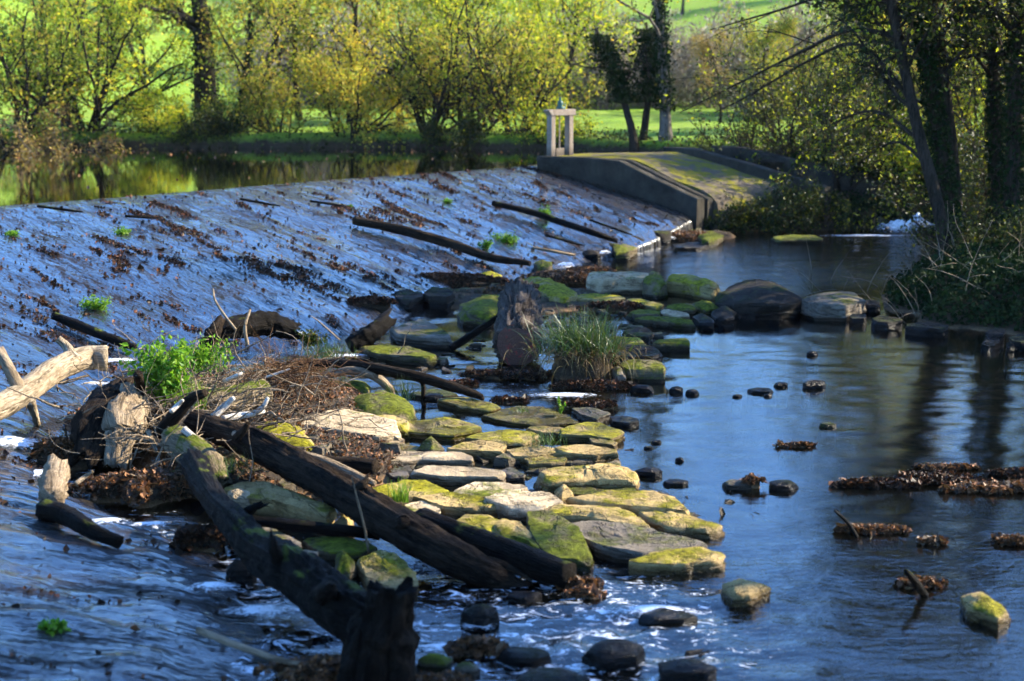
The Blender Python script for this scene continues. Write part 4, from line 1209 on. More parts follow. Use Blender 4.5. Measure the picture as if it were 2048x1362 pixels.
timber('tree_stump', 'torn brown root stump in the driftwood heap beside the hollow one', 'stump',
       [(262, 800, 0.52), (240, 850, 0.42), (235, 905, 0.15)], [0.22, 0.25, 0.16], W_STICK, 59, jag=0.2, rough=0.3, sides=24)
timber('fallen_log', 'short mossy barked log at the back of the driftwood heap', 'log',
       [(330, 808, 0.40), (420, 806, 0.45), (480, 796, 0.46), (528, 786, 0.46)], [0.15, 0.17, 0.18, 0.175], W_MOSSY, 61)
timber('fallen_log', 'mossy trunk end leaning into the shaded side of the driftwood heap', 'log',
       [(350, 880, 0.42), (385, 905, 0.40), (420, 935, 0.32), (436, 965, 0.22)], [0.17, 0.18, 0.17, 0.14], W_MOSSY, 67, jag=0.05, rough=0.12)
timber('split_plank', 'split grey plank standing slanted in the middle of the driftwood heap', 'driftwood',
       [(318, 868, 0.40), (350, 830, 0.66), (380, 800, 0.84), (410, 785, 0.95)], [0.07, 0.085, 0.07, 0.05], W_GREY, 71, sides=8)
timber('upright_stake', 'dark stake standing upright at the foot of the green nettles', 'driftwood',
       [(285, 812, 0.42), (282, 780, 0.66), (276, 748, 0.92)], [0.06, 0.065, 0.06], W_GREY, 73, sides=10)
# sawn log with the red end
pe = at(1036, 690, 0.30)
pb = np.array([pe[0] + 0.05, pe[1] + 2.4, 0.66])
th = thing('sawn_log', 'thick sawn log with ridged bark, its cut end stained red, facing the viewer', 'log', pe)
V, F = log_geo(np.array([(0, 0.0, 0), (pb - pe) * 0.35, (pb - pe) * 0.7, pb - pe]), [0.37, 0.36, 0.36, 0.33], 60, 70, 0.10, 79, 2.0)
obj('trunk', grain(mesh('trunk', V, F, W_BARKG)), th)
rg = rng_of(80)
a = np.arange(28) * 2 * np.pi / 28
rr = 0.33 * (1 + 0.05 * np.sin(3 * a + 1) + rg.normal(0, 0.02, 28))
V = np.concatenate([np.c_[rr * np.cos(a), np.full(28, -0.03), rr * np.sin(a)], np.c_[rr * 0.6 * np.cos(a), -0.06 + rg.normal(0, 0.01, 28), rr * 0.6 * np.sin(a)], [[0, -0.04, -0.02]]])
k = np.arange(28)
obj('cut_end', mesh('cut_end', V, [np.stack([k, (k + 1) % 28, (k + 1) % 28 + 28, k + 28], 1), np.stack([k + 28, (k + 1) % 28 + 28, np.full(28, 56)], 1)], M_SAWN), th)
timber('leaning_plank', 'dark pole leaning on the sawn log from the water side', 'pole',
       [(900, 698, 0.03), (940, 672, 0.22), (980, 645, 0.42), (1002, 630, 0.52)], [0.065, 0.065, 0.06, 0.05], W_WET, 83, sides=8)
# timbers stranded on the weir
timber('stranded_log', 'longest straight grey log stranded on the slope of the weir', 'log',
       [wl(708, 441), wl(800, 459, 0.07), (900, 487, onweir(900, 487)[2] + 0.09), (980, 515, onweir(980, 515)[2] + 0.08), (1060, 527, 0.34)], [0.10, 0.11, 0.11, 0.10, 0.06], W_GREY, 89, sides=14, n=50)
timber('stranded_log', 'dark thin log on the weir above the longest one, weed growing at its middle', 'log',
       [wl(985, 406), wl(1060, 424, 0.06), wl(1130, 447, 0.06), wl(1190, 467, 0.07), (1235, 482, onweir(1235, 482)[2] + 0.06)], [0.07, 0.085, 0.085, 0.08, 0.06], W_WET, 97, sides=12, n=40)
timber('stranded_beam', 'dark leaf-covered beam lying on the weir above the bleached log', 'log',
       [wl(108, 632), wl(160, 652, 0.06), wl(215, 674, 0.06), wl(272, 696, 0.05)], [0.07, 0.08, 0.08, 0.05], W_WET, 101, sides=8, rough=0.15)
timber('stranded_branch', 'thin stick trailing below the bright green weed on the weir', 'branch',
       [wl(1065, 495), wl(1110, 503, 0.05), wl(1150, 510, 0.05)], [0.03, 0.04, 0.03], W_STICK, 103, sides=8)
for lab, a_, b_ in [('slim dark stick lying on the weir near its crest', (1090, 470), (1170, 492)),
                    ('thin dark stick high on the weir, at the far edge of the leaf drifts', (75, 412), (165, 424)),
                    ('dark stick on the weir below the wing wall', (1180, 440), (1265, 470)),
                    ('slim stick low on the weir near the green weed by the crest', (480, 398), (560, 412)),
                    ('short stick on the weir behind the long straight log', (620, 402), (690, 412)),
                    ('pale stick on the weir crest by the upper pool', (250, 432), (320, 436))]:
    timber('stick', lab, 'stick', [wl(*a_), wl((a_[0] + b_[0]) / 2, (a_[1] + b_[1]) / 2, 0.05), wl(*b_)], [0.03, 0.035, 0.02], W_WET, a_[0], sides=6, n=12)
# branches in the shade beyond the mossy dome
timber('drooping_branch', 'long dark crooked branch drooping over the stream beyond the mossy dome', 'branch',
       [(600, 728, 0.35), (690, 728, 0.42), (780, 742, 0.40), (850, 757, 0.32), (910, 775, 0.22), (958, 792, 0.10), (965, 800, 0.06)], [0.05, 0.075, 0.08, 0.075, 0.07, 0.05, 0.02], W_GREY, 107, sides=12, n=40)
timber('bent_branch', 'bent pale-barked branch arching below the long drooping one', 'branch',
       [(645, 752, 0.25), (700, 742, 0.36), (745, 750, 0.32), (778, 775, 0.12), (785, 792, 0.0)], [0.05, 0.065, 0.065, 0.06, 0.04], W_STICK, 109, sides=10)
timber('hooked_twig', 'thin hooked grey twig standing in the stream beyond the mossy dome', 'branch',
       [(790, 756, 0.30), (830, 754, 0.34), (846, 770, 0.22), (845, 800, 0.0)], [0.02, 0.025, 0.03, 0.03], W_GREY, 113, sides=8)
timber('fallen_log', 'dark log in deep shade behind the pale block', 'log',
       [(600, 770, 0.22), (660, 778, 0.20), (715, 788, 0.12)], [0.07, 0.09, 0.07], W_WET, 127, sides=10)
timber('root_snag', 'rotten snag with water streaming over it at the weir foot', 'snag',
       [(415, 668, 0.45), (470, 655, 0.50), (530, 648, 0.48), (590, 660, 0.36)], [0.10, 0.17, 0.20, 0.13], W_WET, 131, sides=18, rough=0.25, jag=0.1)
timber('root_snag', 'knobbly grey root end poking out of the water behind the nettles', 'snag',
       [(410, 700, 0.30), (425, 672, 0.52), (440, 640, 0.72)], [0.12, 0.12, 0.07], W_GREY, 137, sides=14, rough=0.25, jag=0.06)
timber('root_snag', 'blackened rotten snag beside the wet slabs at the weir foot', 'snag',
       [(700, 690, 0.16), (740, 668, 0.30), (775, 640, 0.46)], [0.14, 0.16, 0.12], W_WET, 139, sides=14, rough=0.3, jag=0.1)
timber('root_snag', 'dark curved root with leaves, in the near cascade', 'snag',
       [(85, 1020, 0.34), (130, 1030, 0.34), (180, 1060, 0.30), (240, 1085, 0.22)], [0.10, 0.10, 0.08, 0.06], W_WET, 149, sides=12, rough=0.2)
timber('broken_log', 'short brown broken log plastered with leaves in the near cascade', 'log',
       [(105, 1000, 0.36), (108, 965, 0.44), (115, 935, 0.50)], [0.13, 0.14, 0.12], W_STICK, 151, sides=16, rough=0.2, jag=0.06)
timber('half_log', 'straight dark log lying in shade under the long driftwood log', 'log',
       [(500, 1040, 0.26), (600, 1052, 0.22), (700, 1062, 0.18), (760, 1070, 0.14)], [0.05, 0.06, 0.06, 0.05], W_WET, 157, sides=10)
timber('half_log', 'stubby tan log end beside the wet fallen trunk', 'log',
       [(540, 1108, 0.26), (590, 1112, 0.26), (634, 1116, 0.25)], [0.055, 0.06, 0.06], W_STICK, 163, sides=12)
for lab, pts, r in [('white bare stick leaning in front of the mossy barked log', [(425, 836, 0.60), (450, 812, 0.72), (468, 795, 0.82)], 0.045),
                    ('white stick lying flat in front of the mossy barked log', [(445, 838, 0.50), (490, 830, 0.50), (528, 822, 0.50)], 0.045),
                    ('white forked stick at the end of the mossy barked log', [(500, 832, 0.45), (525, 815, 0.58), (536, 795, 0.70)], 0.035),
                    ('short white stick by the slanted plank in the driftwood heap', [(342, 824, 0.78), (356, 810, 0.84), (366, 800, 0.90)], 0.03),
                    ('white splintered stick below the slanted plank', [(368, 858, 0.62), (392, 880, 0.52), (410, 898, 0.46)], 0.045),
                    ('white stick behind the nettles on top of the heap', [(448, 762, 0.70), (475, 750, 0.78), (485, 746, 0.80)], 0.028),
                    ('thin white stick at the top of the driftwood heap by the brown brush', [(530, 755, 0.60), (560, 745, 0.66), (580, 738, 0.70)], 0.018),
                    ('grey stick angled down the shaded side of the heap', [(296, 862, 0.50), (304, 880, 0.42), (314, 905, 0.35)], 0.03),
                    ('tall bent bare twig rising behind the nettles', [(472, 660, 0.55), (445, 625, 0.80), (430, 600, 0.96), (426, 578, 1.10)], 0.022),
                    ('forked bare branch upright above the brown brush', [(495, 690, 0.50), (490, 655, 0.76), (500, 620, 0.98)], 0.03),
                    ('slim bare twig leaning over the stream behind the brush', [(680, 680, 0.25), (640, 645, 0.55), (622, 632, 0.65)], 0.014),
                    ('slender upright twig in front of the long driftwood log', [(737, 1105, 0.12), (728, 1050, 0.42), (715, 1000, 0.68), (704, 955, 0.90)], 0.012),
                    ('little stick poking from the leaf mound in the near cascade', [(150, 968, 0.48), (168, 955, 0.52), (186, 942, 0.58)], 0.025),
                    ('dark stick poking up from the leaf pile in the open water', [(1715, 1075, 0.02), (1695, 1045, 0.14), (1668, 1020, 0.26)], 0.02),
                    ('dark slanted stake in the leaf pile nearest the lone brown stone', [(1850, 1190, 0.0), (1832, 1165, 0.16), (1812, 1142, 0.30)], 0.04),
                    ('curved pale branch caught at the near foot of the cascade', [(395, 1260, 0.28), (470, 1290, 0.22), (560, 1320, 0.14), (640, 1335, 0.06)], 0.03)]:
    timber('stick', lab, 'stick', pts, [r, r * 0.95, r * 0.6], W_WHITE if 'white' in lab else W_STICK if 'dark' not in lab else W_WET, int(pts[0][0]), sides=7, n=14, rough=0.05, part='shaft')
# twig tangle
rg = rng_of(301)
N = 900
S = np.array([at(x, y, 0) for x, y in zip(rg.normal(400, 115, N), rg.normal(868, 48, N))])
S[:, 2] = rg.uniform(0.15, 0.62, N)
D = np.c_[rg.normal(0.3, 1, N), rg.normal(0, 0.8, N), rg.normal(0.1, 0.35, N)]
P, R = grow(rg, S, D, rg.uniform(0.25, 0.9, N), rg.uniform(0.004, 0.016, N) * rg.uniform(0.5, 1.2, N), 6, 0.2, -0.03)
V, F = tubes(P, R, 5)
kind(obj('twig_litter', mesh('twig_litter', V, F, W_TWIG)), 'stuff', 'tangle of dry twigs filling the driftwood heap', 'twigs')
# fine brown brush (dead roots) hanging over the pale block
N = 420
c0 = at(575, 745, 0.55)
S = c0 + rg.normal(0, 1, (N, 3)) * np.array([0.22, 0.25, 0.07])
D = np.c_[rg.normal(0.35, 0.7, N), rg.normal(-0.3, 0.6, N), rg.normal(0.15, 0.5, N)]
P, R = grow(rg, S, D, rg.uniform(0.3, 0.8, N), np.full(N, 0.006), 8, 0.16, -0.14)
V, F = tubes(P, R, 3)
bt = thing('dead_brush', 'heap of fine reddish-brown dead roots hanging over the pale block', 'brush', c0 * np.array([1, 1, 0]))
obj('roots', mesh('roots', V - c0 * np.array([1, 1, 0]), F, wood_mat('dead_root', (0.22, 0.12, 0.06), (0.12, 0.066, 0.033), g=False)), bt)
# ---------------------------------------------------------------- trees, bushes, plants
T_BARK = wood_mat('dark_bark', (0.05, 0.04, 0.03), (0.022, 0.018, 0.013), moss=0.12, g=False)
T_PALE = wood_mat('grey_bark', (0.20, 0.17, 0.135), (0.10, 0.082, 0.062), moss=0.1, g=False)
YG = (0.26, 0.27, 0.02)
L_YEL = leaf_mat('yellow_leaves', [(0.58, 0.48, 0.05), (0.50, 0.46, 0.05), (0.36, 0.38, 0.04), (0.62, 0.44, 0.05), (0.28, 0.31, 0.03), (0.55, 0.36, 0.04)], 0.5)
L_OLIVE = leaf_mat('olive_leaves', [(0.248, 0.279, 0.031), (0.341, 0.341, 0.039), (0.155, 0.202, 0.023), (0.465, 0.403, 0.046), (0.109, 0.155, 0.019), (0.403, 0.279, 0.046)], 0.5)
L_LIME = leaf_mat('lime_leaves', [(0.351, 0.405, 0.027), (0.486, 0.486, 0.034), (0.243, 0.324, 0.024), (0.567, 0.486, 0.041), (0.162, 0.243, 0.02)], 0.55)
L_BROWN = leaf_mat('russet_leaves', [(0.286, 0.169, 0.065), (0.208, 0.143, 0.058), (0.338, 0.221, 0.065), (0.169, 0.156, 0.039), (0.39, 0.286, 0.065)], 0.4)
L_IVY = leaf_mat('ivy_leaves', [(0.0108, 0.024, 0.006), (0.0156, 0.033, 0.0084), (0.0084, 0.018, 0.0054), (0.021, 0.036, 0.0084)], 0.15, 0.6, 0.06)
L_DARK = leaf_mat('shade_leaves', [(0.0245, 0.042, 0.0084), (0.035, 0.056, 0.0098), (0.0196, 0.0315, 0.0084), (0.14, 0.14, 0.014), (0.035, 0.049, 0.0105), (0.049, 0.042, 0.014)], 0.4)  # dark greens lowered further, so shade is put into the leaf colours
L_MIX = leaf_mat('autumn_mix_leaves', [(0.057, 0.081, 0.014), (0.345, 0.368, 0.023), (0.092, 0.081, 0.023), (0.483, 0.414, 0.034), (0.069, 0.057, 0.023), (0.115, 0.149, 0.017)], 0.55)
L_MIXD = leaf_mat('shaded_mix_leaves', [(0.04, 0.05, 0.012), (0.025, 0.035, 0.01), (0.34, 0.36, 0.02), (0.05, 0.045, 0.015), (0.03, 0.05, 0.012), (0.06, 0.05, 0.02), (0.04, 0.06, 0.012)], 0.5)  # darker copy of the autumn mix; the bank's shade is put into its colours
L_NET = leaf_mat('nettle_leaves', [(0.10, 0.24, 0.015), (0.15, 0.30, 0.02), (0.07, 0.17, 0.012), (0.20, 0.32, 0.03)], 0.5)
L_FALL = leaf_mat('fallen_leaves', [(0.085, 0.042, 0.02), (0.13, 0.06, 0.028), (0.05, 0.03, 0.016), (0.20, 0.085, 0.035), (0.035, 0.022, 0.014), (0.10, 0.065, 0.04), (0.26, 0.12, 0.05)], 0.2, 0.5)
L_WETFALL = leaf_mat('wet_fallen_leaves', [(0.035, 0.018, 0.009), (0.06, 0.026, 0.012), (0.02, 0.012, 0.007), (0.11, 0.04, 0.016), (0.014, 0.01, 0.007), (0.03, 0.016, 0.01)], 0.1, 0.5, 0.12)

def gz(x, y):
    return float(land(np.array([x]), np.array([y]))[0])

def base_at(px, y):
    """ground point at distance y below pixel column px"""
    x = (px - 1024) / FPX * y * 1.0
    z = gz(x, y)
    x = (px - 1024) / FPX * (y * CP - (z - CAMZ) * SP)
    return np.array([x, y, gz(x, y)])

def bush_geo(seed, H, W, stems=12, leaves=7000, size=0.12, spread=0.12, fine=10, droop=0.0, depth=None, lean=(0, 0)):
    """multi-stemmed bush: (wood V,F), (leaf V,F) round the origin"""
    rg = rng_of(seed)
    a = rg.uniform(0, 2 * np.pi, stems)
    out = rg.uniform(0.15, 1.0, stems)
    dz = 1.15 - 0.75 * out
    D = np.c_[np.cos(a) * out * W / H + lean[0], np.sin(a) * out * (depth or W) / H + lean[1], dz]
    S = np.c_[np.cos(a) * 0.12 * W * rg.uniform(0, 1, stems), np.sin(a) * 0.12 * W * rg.uniform(0, 1, stems), np.full(stems, -0.15)]
    L = H * rg.uniform(0.65, 1.0, stems)
    sk = skeleton(rg, (S, D, L, np.full(stems, 0.018 * H * 0.6)), [
        dict(n=9, wig=0.12, grav=0.03, s=6),
        dict(n=7, c=9, t0=0.12, ang=48, lr=0.42, rr=0.5, wig=0.16, grav=-droop, s=4),
        dict(n=4, c=fine, t0=0.15, ang=45, lr=0.45, rr=0.45, wig=0.2, grav=-droop, s=3)])
    mb = MB()
    for P, R, s in sk:
        mb.add(*tubes(P, R, s))
    pts = np.concatenate([leaf_spots(rg, sk[2][0], int(leaves * 0.85), spread), leaf_spots(rg, sk[1][0], int(leaves * 0.15), spread)])
    return mb, leaf_cards(rg, pts, size)

def put_plant(name, label, cat, loc, mb, lv, wood, leaf, group=None, wname='stems', lname='foliage', rotz=0.0, scale=1.0):
    th = thing(name, label, cat, loc, group)
    th.rotation_euler = (0, 0, rotz)
    th.scale = (scale,) * 3
    mb.build(wname, wood, th)
    obj(lname, mesh(lname, lv[0], lv[1], leaf, smooth=False), th)
    return th

def dup(th, label, loc, rotz, scale=1.0, group=None, leaf=None):
    r = th.copy()
    C.objects.link(r)
    r.location, r.rotation_euler, r.scale = tuple(float(q) for q in loc), (0, 0, rotz), (scale,) * 3
    r['label'] = label
    if group:
        r['group'] = group
    for ch in th.children:
        c = ch.copy()
        C.objects.link(c)
        c.parent = r
        if leaf is not None and c.name.split('.')[0] in ('foliage', 'crown'):
            c.material_slots[0].link = 'OBJECT'
            c.material_slots[0].material = leaf
    return r

BG = 'bushes along the far bank of the upper pool'
for i, (lab, px, y, H, W, n, sz, mat, wood, kw) in enumerate([
        ('tall olive-brown willow bush at the far corner of the upper pool', 30, 52.5, 7.2, 6.5, 6800, 0.15, L_OLIVE, T_BARK, {}),
        ('tall yellow-green willow bush on the far bank, beside the olive-brown one', 175, 55.5, 7.2, 5.0, 6000, 0.15, L_LIME, T_BARK, {}),
        ('brown twiggy bush overhanging the upper pool in front of the willows', 120, 51.5, 2.6, 4.2, 4200, 0.11, L_BROWN, T_PALE, dict(droop=0.06)),
        ('low lime-green bush at the foot of the big dark trunk', 335, 54.6, 2.1, 3.2, 4200, 0.11, L_LIME, T_BARK, {}),
        ('dark green low bush right under the big trunk', 420, 54.4, 1.5, 2.8, 4200, 0.10, L_DARK, T_BARK, {}),
        ('brown twigs dipping into the upper pool by the lime-green bush', 265, 53.0, 1.2, 3.0, 2200, 0.10, L_BROWN, T_PALE, dict(droop=0.08)),
        ('green and yellow bush between the slim ivy trunk and the golden hazel', 560, 54.8, 3.0, 3.2, 5200, 0.11, L_OLIVE, T_BARK, {}),
        ('bright golden hazel bush hanging over the upper pool', 705, 54.4, 4.3, 5.0, 9500, 0.11, L_YEL, T_BARK, dict(fine=12, droop=0.02)),
        ('slender green alder bush next to the golden hazel', 860, 54.8, 5.6, 3.4, 4600, 0.11, L_OLIVE, T_BARK, {}),
        ('middle alder bush of pale green leaves and dark stems', 945, 55.3, 6.0, 3.6, 4800, 0.11, L_LIME, T_BARK, {}),
        ('alder bush reaching to the sluice gate frame', 1035, 53.8, 4.8, 3.4, 4400, 0.11, L_OLIVE, T_BARK, {}),
        ('dark low bush at the waterline under the alders', 900, 53.6, 1.3, 4.5, 4200, 0.10, L_DARK, T_BARK, {}),
        ('small leafy bush on the bank just behind the sluice gate', 1095, 52.6, 1.9, 2.0, 2600, 0.10, L_LIME, T_BARK, {})]):
    mb, lv = bush_geo(500 + i, H, W, 13, n, sz, 0.14, **kw)
    b = base_at(px, y)
    put_plant('bush', lab, 'bush', b, mb, lv, wood, mat, BG)

def tree_geo(seed, H, r, leaves, size, crown0=0.35, c1=16, c2=7, c3=6, lean=(0, 0), lr=0.45, spread=0.2, ang=55, wig=0.06, droop=0.0, trunks=1):
    rg = rng_of(seed)
    K = trunks
    D = np.c_[np.full(K, lean[0]), np.full(K, lean[1]), np.ones(K)] + rg.normal(0, 0.10 if K > 1 else 0.01, (K, 3))
    S = np.c_[rg.normal(0, 0.5 * r * (K > 1), (K, 2)) * 2, np.full(K, -0.3)]
    L = np.full(K, H)
    sk = skeleton(rg, (S, D, L, np.full(K, r)), [
        dict(n=14, wig=wig, grav=0.02, s=14, taper=0.25),
        dict(n=8, c=c1, t0=crown0, ang=ang, lr=lr, rr=0.42, wig=0.12, grav=0.02 - droop, s=5),
        dict(n=6, c=c2, t0=0.2, ang=45, lr=0.45, rr=0.5, wig=0.16, grav=-droop, s=4),
        dict(n=4, c=c3, t0=0.15, ang=45, lr=0.5, rr=0.5, wig=0.2, grav=-droop, s=3)])
    P, R, s = sk[0]
    R = R.copy()
    R[:, 0] *= 1.5
    R[:, 1] *= 1.12
    V, F = tubes(P, R, s)
    V = V + unit(V - np.repeat(P.reshape(-1, 3), s, 0)) * (0.10 * r * fbm(V, 1.6 / r, seed, 3))[:, None]
    tr, br = MB(), MB()
    tr.add(V, F)
    for P_, R_, s_ in sk[1:]:
        br.add(*tubes(P_, R_, s_))
    pts = leaf_spots(rg, sk[3][0], leaves, spread)
    return tr, br, leaf_cards(rg, pts, size), sk

def put_tree(name, label, loc, geo, wood, leaf, group=None, rotz=0.0, ivy=None, cat='tree'):
    th = thing(name, label, cat, loc, group)
    th.rotation_euler = (0, 0, rotz)
    geo[0].build('trunk', wood, th)
    geo[1].build('branches', wood, th)
    if len(geo[2][0]):
        obj('crown', mesh('crown', geo[2][0], geo[2][1], leaf, smooth=False), th)
    if ivy:
        n, r0, h0, h1, sp = ivy
        rg = rng_of(int(n) + 7)
        P, R, _ = geo[3][0]
        m = P.shape[1]
        k = rg.integers(0, len(P), n)
        zt = rg.uniform(h0, h1, n) * (m - 1)
        i = np.minimum(zt.astype(int), m - 2)
        f = (zt - i)[:, None]
        c = P[k, i] * (1 - f) + P[k, i + 1] * f
        rad = (R[k, i] * 1.05)[:, None] + np.abs(rg.normal(0, sp, (n, 1)))
        a = rg.uniform(0, 2 * np.pi, n)
        c = c + np.c_[np.cos(a), np.sin(a), np.zeros(n)] * rad
        V, F = leaf_cards(rg, c, r0, 0.0, 0.9)
        obj('ivy', mesh('ivy', V, F, L_IVY, smooth=False), th)
    return th

# trees of the far bank
put_tree('oak_tree', 'big dark tree with the thickest trunk on the far bank', base_at(420, 57), tree_geo(601, 8.8, 0.50, 6000, 0.14, 0.40, 16), T_BARK, L_OLIVE, ivy=(1500, 0.09, 0.02, 0.55, 0.05))
put_tree('slim_tree', 'slim ivy-covered tree beside the thickest dark trunk', base_at(478, 55.4), tree_geo(602, 7.4, 0.12, 5200, 0.12, 0.25, 14, lean=(0.03, 0)), T_BARK, L_OLIVE, ivy=(1600, 0.08, 0.02, 0.6, 0.05))
FT = 'wood behind the far bank'
protos = []
for i, (px, y, H, r, n, leaf, lab) in enumerate([
        (130, 63, 8.4, 0.16, 4600, L_OLIVE, 'olive autumn tree rising behind the willow bushes'),
        (600, 64, 8.4, 0.15, 4200, L_BROWN, 'russet tree behind the golden hazel bush'),
        (1135, 66, 7.6, 0.13, 4200, L_LIME, 'thin hazy tree standing straight behind the sluice gate')]):
    g = tree_geo(620 + i, H, r, n, 0.16, 0.15, 20, 7, 5, spread=0.25)
    protos.append(put_tree('autumn_tree', lab, base_at(px, y), g, T_BARK, leaf, FT))
for k, (px, y, p, sc, leaf, lab) in enumerate([
        (-60, 58, 0, 0.95, L_LIME, 'yellow-green tree at the outer end of the far bank wood'),
        (300, 67, 0, 1.0, L_LIME, 'lime tree glowing behind the thickest dark trunk'),
        (700, 61, 1, 0.92, L_YEL, 'yellow-brown tree over the golden hazel bush'),
        (520, 62, 0, 1.05, L_OLIVE, 'olive tree close behind the slim ivy tree'),
        (800, 63, 0, 0.9, L_OLIVE, 'dull green tree behind the slender alder'),
        (890, 68, 2, 1.05, L_OLIVE, 'thin tree seen through the alder stems'),
        (985, 62, 2, 0.95, L_LIME, 'pale thin tree above the middle alder'),
        (1070, 70, 2, 0.75, L_LIME, 'small pale tree between alders and the hazy tree'),
        (1440, 64, 1, 0.42, L_BROWN, 'brownish tree beyond the meadow corner behind the ramp'),
        (1530, 58, 0, 0.50, L_OLIVE, 'olive tree behind the arching bare branches'),
        (1650, 56, 1, 0.55, L_OLIVE, 'tree filling the gap behind the channel walls'),
        (1780, 55, 0, 0.8, L_LIME, 'lime-yellow tree glowing between the leaning trunks'),
        (1930, 54, 0, 1.05, L_YEL, 'yellow tree glimpsed between the right bank trunks'),
        (2060, 50, 0, 1.0, L_LIME, 'yellow-green tree at the outer edge behind the dark trunks')]):
    dup(protos[p], lab, base_at(px, y), k * 1.7 + 0.5, sc, FT, leaf)
# thicket at the foot of the hill beyond the meadow
TG = 'thicket along the far edge of the meadow'
tlab = 'hazy purple-brown bush in the thicket beyond the meadow'
mb, lv = bush_geo(650, 5.0, 5.5, 14, 6000, 0.16, 0.25)
L_PURP = leaf_mat('bare_thicket', [(0.20, 0.15, 0.12), (0.26, 0.21, 0.17), (0.17, 0.14, 0.12), (0.24, 0.22, 0.12), (0.30, 0.27, 0.24)], 0.3)
th0 = put_plant('thicket_bush', tlab, 'bush', base_at(1180, 86), mb, lv, T_PALE, L_PURP, TG)
for k in range(40):
    px = 520 + k * 40 + (k * 37 % 23)
    dup(th0, tlab, base_at(px, (84 if px < 1480 else 66) + (k * 29 % 17)), k * 2.1, 0.75 + (k * 13 % 10) / 18.0, TG, L_OLIVE if px > 1480 and k % 2 else None)
HG = 'trees on the hillside'
hlab = 'hazy tree on the far hillside above the meadow'
for k in range(34):
    px = -150 + k * 68 + (k * 53 % 41)
    if 1090 < px < 1270 and k % 3 != 0:
        continue
    d = 105 + (k * 41 % 60)
    if px > 1280:
        d += 50
    dup(protos[k % 3], hlab, base_at(px, d), k * 1.3, 0.95 + (k % 5) * 0.12, HG, (L_PURP, L_OLIVE, L_BROWN, L_LIME)[k % 4])
# ivy trees on the bank behind the ramp
put_tree('ivy_tree', 'bushy ivy-clad tree beside the straight trunk behind the ramp', base_at(1272, 50.2), tree_geo(661, 4.4, 0.15, 300, 0.1, 0.5, 7, 4, 4, lean=(0.0, 0), trunks=2), T_BARK, L_DARK, ivy=(7500, 0.10, 0.40, 0.95, 0.28))
put_tree('ivy_tree', 'straight tall ivy-clad trunk on the bank behind the ramp', base_at(1332, 50.0), tree_geo(662, 10.5, 0.19, 2600, 0.11, 0.30, 13, 6, 5, wig=0.02), T_PALE, L_OLIVE, ivy=(4200, 0.10, 0.12, 0.95, 0.09))
# right bank: bushes and tall trees
RB = 'bushes on the right bank'
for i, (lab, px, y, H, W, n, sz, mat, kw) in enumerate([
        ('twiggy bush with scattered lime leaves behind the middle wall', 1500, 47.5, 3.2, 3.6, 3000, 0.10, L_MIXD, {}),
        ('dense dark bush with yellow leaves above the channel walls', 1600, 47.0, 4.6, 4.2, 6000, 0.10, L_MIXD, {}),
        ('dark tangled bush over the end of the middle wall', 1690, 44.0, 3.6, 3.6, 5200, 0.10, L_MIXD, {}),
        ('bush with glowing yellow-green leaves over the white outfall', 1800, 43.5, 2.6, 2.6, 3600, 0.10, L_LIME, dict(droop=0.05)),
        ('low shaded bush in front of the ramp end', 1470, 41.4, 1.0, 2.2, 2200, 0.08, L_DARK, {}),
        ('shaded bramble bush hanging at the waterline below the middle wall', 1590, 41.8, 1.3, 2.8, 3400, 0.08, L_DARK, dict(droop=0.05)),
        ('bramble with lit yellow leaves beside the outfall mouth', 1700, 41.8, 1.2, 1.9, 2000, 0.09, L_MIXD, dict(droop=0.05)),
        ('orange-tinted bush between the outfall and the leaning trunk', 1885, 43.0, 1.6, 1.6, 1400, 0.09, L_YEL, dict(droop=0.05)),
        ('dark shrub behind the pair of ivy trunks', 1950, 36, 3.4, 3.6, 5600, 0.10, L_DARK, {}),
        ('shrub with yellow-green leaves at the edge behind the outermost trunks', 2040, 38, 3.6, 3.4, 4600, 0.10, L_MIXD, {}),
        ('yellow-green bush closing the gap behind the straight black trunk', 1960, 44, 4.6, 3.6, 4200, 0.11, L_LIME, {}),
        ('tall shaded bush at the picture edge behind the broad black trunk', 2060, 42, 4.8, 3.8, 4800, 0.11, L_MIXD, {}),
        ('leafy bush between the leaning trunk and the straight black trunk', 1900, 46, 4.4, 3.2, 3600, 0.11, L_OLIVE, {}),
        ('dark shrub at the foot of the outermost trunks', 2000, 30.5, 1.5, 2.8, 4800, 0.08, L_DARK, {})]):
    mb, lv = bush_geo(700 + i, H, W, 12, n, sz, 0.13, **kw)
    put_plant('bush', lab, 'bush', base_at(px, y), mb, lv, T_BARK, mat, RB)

def lean_trunk(px_pts, y0, r0, r1, n=14):
    """trunk polyline through pixels at about distance y0"""
    return np.array([aty(x, y, y0 + dy) for x, y, dy in px_pts])

